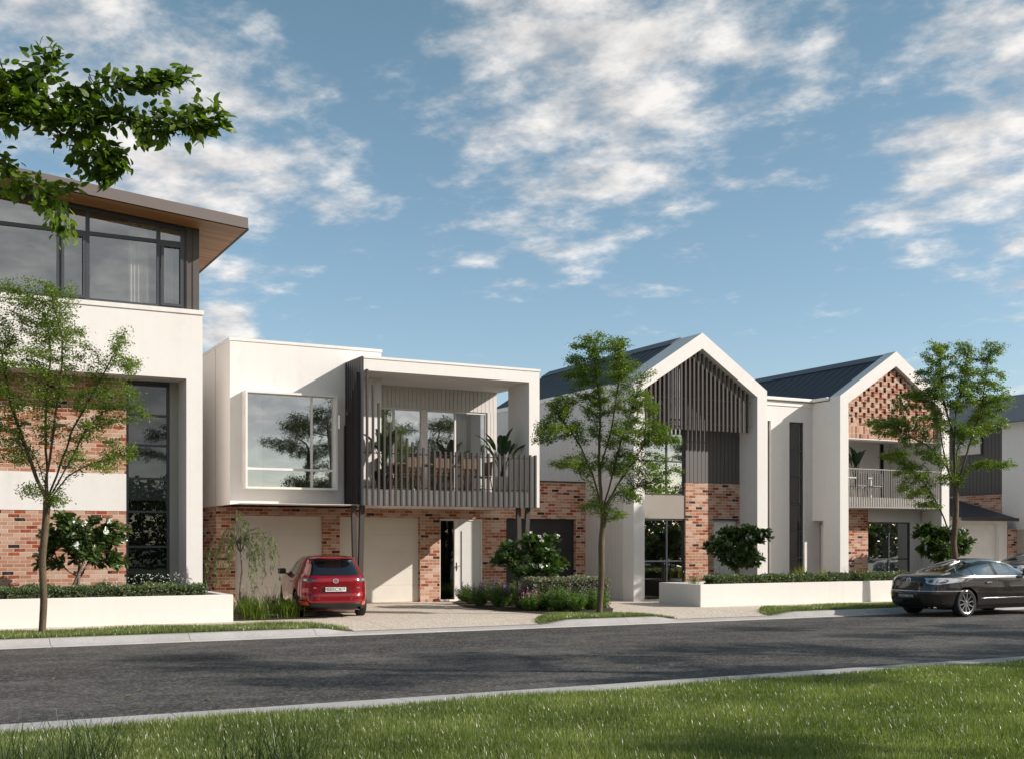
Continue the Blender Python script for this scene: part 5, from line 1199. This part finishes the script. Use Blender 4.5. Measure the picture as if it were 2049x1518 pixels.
# ================================================================== cars
def text_mesh(name, body, size, mat, parent, M4, align='CENTER', depth=.002, space=1.0):
    cu = bpy.data.curves.new(name, 'FONT'); cu.body = body; cu.size = size; cu.align_x = align; cu.align_y = 'CENTER'; cu.extrude = depth; cu.space_character = space
    tmp = bpy.data.objects.new(name+'_tmp', cu); col.objects.link(tmp); dg = bpy.context.evaluated_depsgraph_get(); me = bpy.data.meshes.new_from_object(tmp.evaluated_get(dg)); bpy.data.objects.remove(tmp); bpy.data.curves.remove(cu)
    me.transform(M4); me.materials.clear(); me.materials.append(mat); o = bpy.data.objects.new(name, me); col.objects.link(o); o.parent = parent; return o
class Car:
    """body described by horizontal slices: z, rear x, front x, half width, corner exponent.  x runs forward from the tail."""
    def __init__(s, rows): s.rows = np.array(rows, float)
    def par(s, z): return [np.interp(z, s.rows[:,0], s.rows[:,k]) for k in range(1, 5)]
    def rear(s, y, z, off=0):
        xr, xf, w, n = s.par(z); xc = (xr+xf)/2; a = xc-xr; q = min(.9999, abs(y)/w); return (xc-a*(1-q**n)**(1/n)-off, y, z)
    def side(s, x, z, sg, off=0):
        xr, xf, w, n = s.par(z); xc = (xr+xf)/2; a = xc-xr; q = min(.9999, abs(x-xc)/a); return (x, sg*(w*(1-q**n)**(1/n)+off), z)
    def body(s, name, mat, parent, cut=(), sub=14):
        zs = []
        for a, b in zip(s.rows[:-1,0], s.rows[1:,0]): k = max(1, int((b-a)/.035)); zs += [a+(b-a)*i/k for i in range(k)]
        zs.append(s.rows[-1,0]); N_ = 96; V = []; Fc = []
        for z in zs:
            xr, xf, w, n = s.par(z); xc = (xr+xf)/2; a = (xf-xr)/2
            for j in range(N_):
                th = 2*math.pi*j/N_; c_, s_ = math.cos(th), math.sin(th); V.append((xc+a*math.copysign(abs(c_)**(2/n), c_), w*math.copysign(abs(s_)**(2/n), s_), z))
        for i in range(len(zs)-1):
            for j in range(N_): Fc.append((i*N_+j, i*N_+(j+1) % N_, (i+1)*N_+(j+1) % N_, (i+1)*N_+j))
        Fc.append(tuple(range(N_-1, -1, -1))); Fc.append(tuple((len(zs)-1)*N_+j for j in range(N_)))
        me = bpy.data.meshes.new(name); me.from_pydata(V, [], Fc); me.materials.append(mat); me.update(); o = bpy.data.objects.new(name, me); col.objects.link(o)
        if cut:
            cm = MB()
            for (x, r_, sg) in cut: 
                k = 28; off = len(cm.v)
                for yy in (sg*.55, sg*1.3):
                    for j in range(k): a = 2*math.pi*j/k; cm.v.append((x+r_*math.cos(a), yy, r_*.93+r_*math.sin(a)))
                f = [(off+j, off+(j+1) % k, off+k+(j+1) % k, off+k+j) for j in range(k)]; e = [tuple(off+j for j in range(k-1, -1, -1)), tuple(off+k+j for j in range(k))]
                if sg < 0: f = f; 
                cm.f += f+e
            co = cm.build('wheel_arch_cut', BLACK); bmm = bmesh.new(); bmm.from_mesh(co.data); bmesh.ops.recalc_face_normals(bmm, faces=bmm.faces); bmm.to_mesh(co.data); bmm.free()
            md = o.modifiers.new('b', 'BOOLEAN'); md.operation = 'DIFFERENCE'; md.object = co; md.solver = 'EXACT'
            dg = bpy.context.evaluated_depsgraph_get(); nm = bpy.data.meshes.new_from_object(o.evaluated_get(dg)); o.modifiers.clear(); o.data = nm; bpy.data.objects.remove(co)
        o.data.polygons.foreach_set('use_smooth', [True]*len(o.data.polygons))
        try: o.data.set_sharp_from_angle(angle=R(32))
        except Exception: pass
        o.parent = parent; return o
    def patch(s, name, quad, mat, parent, which='rear', sg=1, off=.004, nu=14, nv=8, th=.0):
        """four corners (a,z) mapped on the surface; a is y for the rear, x for the side; order: bl, br, tr, tl"""
        V = []; Q = [np.array(q, float) for q in quad]
        for layer in ([off] if not th else [off, off+th]):
            for j in range(nv+1):
                for i in range(nu+1):
                    u, v = i/nu, j/nv; p = (Q[0]*(1-u)+Q[1]*u)*(1-v)+(Q[3]*(1-u)+Q[2]*u)*v
                    V.append(s.rear(p[0], p[1], layer) if which == 'rear' else s.side(p[0], p[1], sg, layer))
        W_ = nu+1; Fc = [(j*W_+i, j*W_+i+1, (j+1)*W_+i+1, (j+1)*W_+i) for j in range(nv) for i in range(nu)]
        if th:
            k = W_*(nv+1); Fc = [tuple(q+k for q in f) for f in Fc]
            ring = [i for i in range(W_)]+[j*W_+nu for j in range(1, nv+1)]+[nv*W_+i for i in range(nu-1, -1, -1)]+[j*W_ for j in range(nv-1, 0, -1)]
            Fc += [(ring[i], ring[(i+1) % len(ring)], ring[(i+1) % len(ring)]+k, ring[i]+k) for i in range(len(ring))]
        return npmesh(name, V, np.array(Fc), mat, parent, smooth=True, local=True)
def wheel(parent, x, sg, r_, w, y, spokes, rimr, mat=ALLOY):
    m = MB(); y0, y1 = sg*(y-w), sg*y; pr = [(rimr, 0), (r_*.93, 0), (r_, .12), (r_, .88), (r_*.93, 1), (rimr, 1), (rimr*.96, .85), (rimr*.96, .15)]
    m.lathe([(a, y0+(y1-y0)*b) for a, b in pr], 40, (x, 0, r_), 'Y'); ty = m.build('tyre', RUBB, parent, smooth=True, local=True)
    m = MB(); m.lathe([(rimr*.97, y1-sg*.02), (rimr*1.0, y1+sg*.003), (rimr*.93, y1-sg*.005), (rimr*.90, y1-sg*.05), (rimr*.88, y0)], 40, (x, 0, r_), 'Y'); m.lathe([(.001, y1-sg*.012), (.035, y1-sg*.012), (.05, y1-sg*.03), (.055, y1-sg*.06)], 20, (x, 0, r_), 'Y')
    for k in range(spokes):
        a = 2*math.pi*k/spokes+.2; c_, s_ = math.cos(a), math.sin(a); m.bar((x+.03*c_, y1-sg*.035, r_+.03*s_), (x+rimr*.95*c_, y1-sg*.022, r_+rimr*.95*s_), .030, .022, up=(0, 1, 0))
    m.build('rim', mat, ty, smooth=False, local=True); MB().lathe([(.001, y1-sg*.075), (rimr*.9, y1-sg*.075)], 24, (x, 0, r_), 'Y').build('brake_disc', DARK, ty, local=True); return ty

def paint(name, c, flake=.2, coat=1.0, metal=.55, rough=.32):
    n = NB(name); n.base(c); n.set(Metallic=metal, Roughness=rough, Coat_Weight=coat, Coat_Roughness=.03); return n.m
REDP = paint('deep_red_car_paint', (.30, .004, .012), metal=.5, rough=.24); BLKP = paint('black_brown_car_paint', (.016, .012, .011), metal=.25, rough=.2); BRNP = paint('bronze_car_paint', (.055, .045, .040), metal=.4)
LAMPR = simple('red_tail_lamp', (.45, .02, .01), .12, spec=.8, bstr=0, coat=1); LAMPO = simple('orange_red_reflector', (.75, .10, .03), .2, bstr=0, coat=1); LAMPC = simple('clear_lamp_lens', (.55, .58, .62), .10, .5, spec=.9, bstr=0, coat=1); LAMPD = simple('smoked_lamp_lens', (.10, .10, .12), .12, .2, bstr=0, coat=1)
PLATE = simple('number_plate_white', (.72, .72, .70), .4, bstr=0)

def ring(m, r0, r1, thick, M4, n=32, sx=1.0, sy=1.0):
    o = len(m.v)
    for (rr, zz) in ((r0, 0), (r1, 0), (r1, thick), (r0, thick)):
        for j in range(n): a = 2*math.pi*j/n; m.v.append(tuple(M4 @ Vector((rr*sx*math.cos(a), rr*sy*math.sin(a), zz))))
    for q in range(4):
        for j in range(n): a = o+q*n+j; b = o+q*n+(j+1) % n; c_ = o+((q+1) % 4)*n; m.f.append((a, b, c_+(j+1) % n, c_+j))

def red_suv():
    C = Car([(.20,.16,4.40,.80,5),(.30,.04,4.50,.88,5),(.45,.01,4.55,.905,5),(.60,.02,4.55,.92,5),(.66,.06,4.55,.92,5),(.80,.055,4.53,.92,5),(.98,.05,4.45,.905,5),(1.05,.07,4.2,.885,5),(1.10,.11,3.75,.86,5),(1.14,.16,3.45,.845,5),(1.30,.33,3.0,.765,5),(1.45,.48,2.72,.69,5),(1.53,.50,2.55,.65,4.6),(1.57,.36,2.45,.625,4.2),(1.60,.38,2.35,.595,4),(1.63,.52,2.15,.53,3.6),(1.655,.8,1.9,.42,3.2),(1.67,1.1,1.7,.22,3)])
    root = thing('parked_car', 'shiny red hatch backed car parked on the driveway seen from behind', 'car', (0, 0, 0)); s_ = .885
    b = C.body('body', REDP, root, cut=[(.93, .40, 1), (.93, .40, -1), (3.62, .40, 1), (3.62, .40, -1)])
    C.patch('rear_window', [(-.755, 1.13), (.755, 1.13), (.60, 1.50), (-.60, 1.50)], CARGL, root, off=.006); C.patch('wiper', [(-.02, 1.15), (.36, 1.165), (.36, 1.185), (-.02, 1.175)], BLACK, root, off=.02)
    C.patch('spoiler', [(-.58, 1.50), (.58, 1.50), (.56, 1.565), (-.56, 1.565)], BLACK, root, off=.004); C.patch('brake_lamp', [(-.2, 1.545), (.2, 1.545), (.2, 1.565), (-.2, 1.565)], LAMPR, root, off=.02, th=.004)
    C.patch('bumper', [(-.86, .22), (.86, .22), (.88, .40), (-.88, .40)], BLACK, root, off=.012, nu=40, th=.004)
    for sg in (-1, 1):
        L_ = C.patch('tail_lamp', [(sg*.46, .985), (sg*.885, .96), (sg*.875, 1.075), (sg*.60, 1.045)], LAMPD, root, off=.008, th=.006, nu=20); C.patch('lamp_lens', [(sg*.80, .975), (sg*.89, .97), (sg*.88, 1.06), (sg*.80, 1.05)], LAMPR, L_, off=.018); C.patch('lamp_lens', [(sg*.69, .985), (sg*.78, .985), (sg*.78, 1.04), (sg*.70, 1.035)], LAMPC, L_, off=.018)
        C.patch('reflector', [(sg*.66, .345), (sg*.90, .32), (sg*.90, .45), (sg*.70, .43)], LAMPO, root, off=.02, th=.006)
        m = MB(); p = C.rear(sg*.60, .27, .03); m.tube([(p[0]+.15, p[1], p[2]), (p[0]-.02, p[1], p[2])], .048, 16, cap=False); m.tube([(p[0]+.15, p[1], p[2]), (p[0]-.018, p[1], p[2])], .040, 16, cap=False); m.build('exhaust', CHROME, root, smooth=True, local=True)
        # side glass
        C.patch('side_window', [(1.05, 1.14), (1.95, 1.13), (1.92, 1.49), (1.15, 1.46)], CARGL2, root, 'side', sg, .006); C.patch('side_window', [(2.02, 1.13), (2.95, 1.12), (2.50, 1.49), (1.99, 1.49)], CARGL2, root, 'side', sg, .006)
        C.patch('sill_trim', [(1.35, .22), (3.2, .22), (3.2, .36), (1.35, .36)], BLACK, root, 'side', sg, .012, th=.004)
        for x0 in (1.98, 3.02): C.patch('door_seam', [(x0, .38), (x0+.008, .38), (x0+.008, 1.1), (x0, 1.1)], BLACK, root, 'side', sg, .002, nu=1)
        C.patch('door_handle', [(1.55, .93), (1.72, .93), (1.72, .96), (1.55, .96)], REDP, root, 'side', sg, .02, th=.02)
        m = MB(); q = Vector(C.side(2.86, 1.12, sg)); m.bar(q, q+Vector((0, sg*.12, .02)), .05, .04); m.build('mirror_arm', BLACK, root, local=True)
        m = MB().box(q.x-.05, q.x+.07, q.y+sg*.03, q.y+sg*.24, q.z-.01, q.z+.15); m.build('mirror', BLACK, root, bevel=.035, local=True)
    C.patch('tailgate_seam', [(-.66, .56), (.66, .56), (.68, .575), (-.68, .575)], BLACK, root, off=.003, nv=1, nu=30)
    C.patch('plate_recess_shade', [(-.42, .66), (.42, .66), (.36, .86), (-.36, .86)], simple('red_recess_shade', (.10, .004, .006), .4), root, off=.003)  # flush patch in a darker red, recess shade put into the colour
    p = C.rear(0, .76, .02); M4 = Matrix.Translation(p) @ Matrix.Rotation(R(-90), 4, 'Z') @ Matrix.Rotation(R(90), 4, 'X')
    def onplate(dx, dz, d=0): return Matrix.Translation((p[0]-.006-d, p[1]-dx, p[2]+dz)) @ Matrix.Rotation(R(-90), 4, 'Z') @ Matrix.Rotation(R(90), 4, 'X')
    m = MB().box(p[0]-.004, p[0]+.012, -.26, .26, p[2]-.057, p[2]+.057); pl = m.build('number_plate', PLATE, root, bevel=.004, local=True)
    text_mesh('plate_text', 'M005CX', .118, BLACK, pl, onplate(-.075, 0)); text_mesh('plate_text', '17', .085, BLACK, pl, onplate(.195, .008)); MB().box(p[0]-.007, p[0]-.004, -.137, -.132, p[2]-.05, p[2]+.05).build('plate_line', BLACK, pl, local=True)
    q = C.rear(0, .985, .004); E4 = Matrix.Translation((q[0]-.001, 0, .985)) @ Matrix.Rotation(R(-90), 4, 'Z') @ Matrix.Rotation(R(90), 4, 'X'); m = MB(); ring(m, .056, .072, .012, E4, sy=.84)
    for a, b_ in (((-.058, .018, .008), (-.012, .004, .008)), ((-.012, .004, .008), (0, -.03, .008)), ((.058, .018, .008), (.012, .004, .008)), ((.012, .004, .008), (0, -.03, .008))): m.bar(E4 @ Vector(a), E4 @ Vector(b_), .013, .008)
    m.build('emblem', SILV, root, local=True)
    for yy, tx in ((.50, 'CX-5'), (-.56, 'AWD')):
        q = C.rear(yy, .80, .004); text_mesh('badge', tx, .05, SILV, root, Matrix.Translation(q) @ Matrix.Rotation(R(-90), 4, 'Z') @ Matrix.Rotation(R(90), 4, 'X'))
    m = MB(); m.add([(.95, -.012, 1.66), (1.14, -.02, 1.66), (1.14, .02, 1.66), (.95, .012, 1.66), (.96, 0, 1.715)], [(0,1,4),(1,2,4),(2,3,4),(3,0,4)]); m.build('roof_antenna', REDP, root, local=True)
    for x in (.93, 3.62):
        for sg in (-1, 1): wheel(root, x, sg, .35, .21, .895, 7, .225, DARK)
    MB().box(.5, 4.2, -.70, .70, .17, .24).build('underbody', BLACK, root, local=True)
    phi = R(9.5); hd = Vector((math.sin(phi), math.cos(phi), 0)); left = Vector((-math.cos(phi), math.sin(phi), 0))
    wc = Vector(G(723, 1230.5)); org = wc+Vector((0, 0, 0))-hd*(.93-.1)*s_+left*(.80)*s_
    root.location = (org.x, org.y, 0); root.rotation_euler.z = math.atan2(hd.y, hd.x); root.scale = (s_, s_, s_*.945); return root
red_suv()

SED = [(.20,.22,4.60,.80,4.5),(.30,.08,4.74,.88,4.5),(.44,.02,4.79,.915,4.2),(.56,0,4.80,.925,4.2),(.60,.03,4.80,.925,4.2),(.72,.05,4.78,.92,4.2),(.86,.09,4.68,.905,4.2),(.94,.14,4.50,.89,4.2),(.985,.20,4.2,.872,4),(1.01,.36,3.9,.855,4),(1.035,.62,3.65,.83,3.8),(1.07,.86,3.5,.80,3.8),(1.15,1.12,3.28,.745,3.8),(1.24,1.42,3.05,.69,3.8),(1.31,1.70,2.85,.63,3.6),(1.36,1.98,2.65,.55,3.4),(1.385,2.15,2.5,.45,3.2),(1.395,2.25,2.4,.25,3)]
def sedan(name, label, PM, full=True):
    C = Car(SED); root = thing(name, label, 'car', (0, 0, 0)); C.body('body', PM, root, cut=[(1.08, .375, 1), (1.08, .375, -1), (3.80, .375, 1), (3.80, .375, -1)])
    C.patch('rear_window', [(-.66, 1.05), (.66, 1.05), (.46, 1.335), (-.46, 1.335)], CARGL, root, off=.006, nv=14)
    for sg in (-1, 1):
        # three panes inside a chrome arc
        zt = lambda x: 1.335-.30*max(0, (1.95-x)/1.0)**1.7-.30*max(0, (x-2.05)/1.5)**1.8
        zb_ = lambda x: 1.005-.012*(x-1)
        def pane(x0, x1): C.patch('side_window', [(x0, zb_(x0)), (x1, zb_(x1)), (x1, zt(x1)), (x0, zt(x0))], CARGL2, root, 'side', sg, .006, nu=4)
        X = np.linspace(1.04, 3.42, 25); V = []
        m = MB(); pts = [C.side(x, zt(x)+.012, sg, .008) for x in X]+[C.side(x, zb_(x)-.012, sg, .008) for x in X[::-1]]; m.tube(pts+[pts[0]], .015, 6, cap=False); m.build('window_trim', CHROME, root, smooth=True, local=True)
        for (a, b) in ((1.05, 1.36), (1.385, 2.08), (2.20, 3.40)):
            xs = np.linspace(a, b, 9); V = []
            for x in xs:
                for k in range(5): z = zb_(x)+(zt(x)-zb_(x))*k/4; V.append(C.side(x, z, sg, .006))
            npmesh('side_window', V, [(i*5+k, (i+1)*5+k, (i+1)*5+k+1, i*5+k+1) for i in range(8) for k in range(4)], CARGL2, root, smooth=True, local=True)
        lo = lambda u: .86-.075*math.sin(math.pi*min(1, u*.95+.05))**.7; hi = lambda u: .885+.062*math.sin(math.pi*min(1, u*.80+.06))**.6
        V = []
        for i in range(25):
            u = i/24; y = .50+.385*u
            for k in range(5): z = lo(u)+(hi(u)-lo(u))*k/4; V.append(C.rear(sg*y, z, .012))
        L_ = npmesh('tail_lamp', V, [(i*5+k, (i+1)*5+k, (i+1)*5+k+1, i*5+k+1) for i in range(24) for k in range(4)], LAMPC, root, smooth=True, local=True)
        
        for yc, rr in ((.60, .042), (.75, .052)):
            V = [C.rear(sg*yc, .865, .020)]+[C.rear(sg*(yc+rr*1.15*math.cos(a_*math.pi/10)), .865+rr*math.sin(a_*math.pi/10), .019) for a_ in range(20)]
            npmesh('lamp_lens', V, [(0, 1+j, 1+(j+1) % 20) for j in range(20)], LAMPD, L_, local=True)
        Ls = C.patch('side_lamp', [(.13, .80), (.50, .875), (.47, .925), (.16, .945)], LAMPC, L_, 'side', sg, .010)
        C.patch('side_moulding', [(1.52, .435), (3.36, .435), (3.36, .455), (1.52, .455)], CHROME, root, 'side', sg, .012, th=.004)
        for x0 in (2.13, 3.38): C.patch('door_seam', [(x0, .30), (x0+.007, .30), (x0+.007, .99), (x0, .99)], BLACK, root, 'side', sg, .002, nu=1)
        C.patch('door_handle', [(1.72, .80), (1.90, .80), (1.90, .83), (1.72, .83)], PM, root, 'side', sg, .02, th=.02)
        C.patch('sill', [(1.5, .22), (3.4, .22), (3.4, .27), (1.5, .27)], BLACK, root, 'side', sg, .008)
        q = Vector(C.side(3.12, 1.0, sg)); MB().box(q.x-.06, q.x+.10, q.y+sg*.03, q.y+sg*.23, q.z+.0, q.z+.14).build('mirror', BLACK if sg < 0 else PM, root, bevel=.03, local=True); MB().bar(q, q+Vector((0, sg*.1, .03)), .05, .03).build('mirror_arm', BLACK, root, local=True)
    C.patch('bumper_trim', [(-.905, .615), (.905, .615), (.905, .635), (-.905, .635)], CHROME, root, off=.008, nu=60, nv=1, th=.004)
    C.patch('boot_seam', [(-.60, .66), (.60, .66), (.60, .668), (-.60, .668)], BLACK, root, off=.003, nu=20, nv=1)
    C.patch('diffuser', [(-.80, .22), (.80, .22), (.80, .33), (-.80, .33)], BLACK, root, off=.010, nu=30)
    q = C.rear(0, .50, .012); pl = MB().box(q[0]-.004, q[0]+.02, -.26, .26, .445, .555).build('number_plate', BLACK, root, bevel=.004, local=True); RZ_ = Matrix.Rotation(R(-90), 4, 'Z') @ Matrix.Rotation(R(90), 4, 'X')
    text_mesh('plate_text', 'MOO9021W', .085, PLATE, pl, Matrix.Translation((q[0]-.006, 0, .50)) @ RZ_)
    q = C.rear(0, .87, .004); E4 = Matrix.Translation((q[0]-.001, 0, .87)) @ RZ_; m = MB(); ring(m, .058, .070, .012, E4)
    for a, b_ in (((-.032, .046, .008), (0, -.002, .008)), ((.032, .046, .008), (0, -.002, .008)), ((-.05, .018, .008), (-.024, -.05, .008)), ((-.024, -.05, .008), (0, -.004, .008)), ((0, -.004, .008), (.024, -.05, .008)), ((.024, -.05, .008), (.05, .018, .008))): m.bar(E4 @ Vector(a), E4 @ Vector(b_), .011, .008)
    m.build('emblem', SILV, root, local=True)
    for dy in (.0, .10): 
        p = C.rear(-.50-dy, .24, .02); MB().tube([(p[0]+.2, p[1], .235), (p[0]-.03, p[1], .235)], .036, 14, cap=False).build('exhaust', CHROME, root, smooth=True, local=True)
    for x in (1.08, 3.80):
        for sg in (-1, 1): wheel(root, x, sg, .335, .23, .90, 10, .25)
    MB().box(.6, 4.4, -.66, .66, .17, .22).build('underbody', BLACK, root, local=True)
    return root
c1 = sedan('parked_car', 'glossy black brown sedan parked at the far kerb, cut by the right picture edge', BLKP); c1.location = (21.82, 20.78, RZ)
c2 = sedan('parked_car', 'bronze car mostly hidden behind the black sedan at the right edge', BRNP); c2.location = (31.6, 26.3, 0)
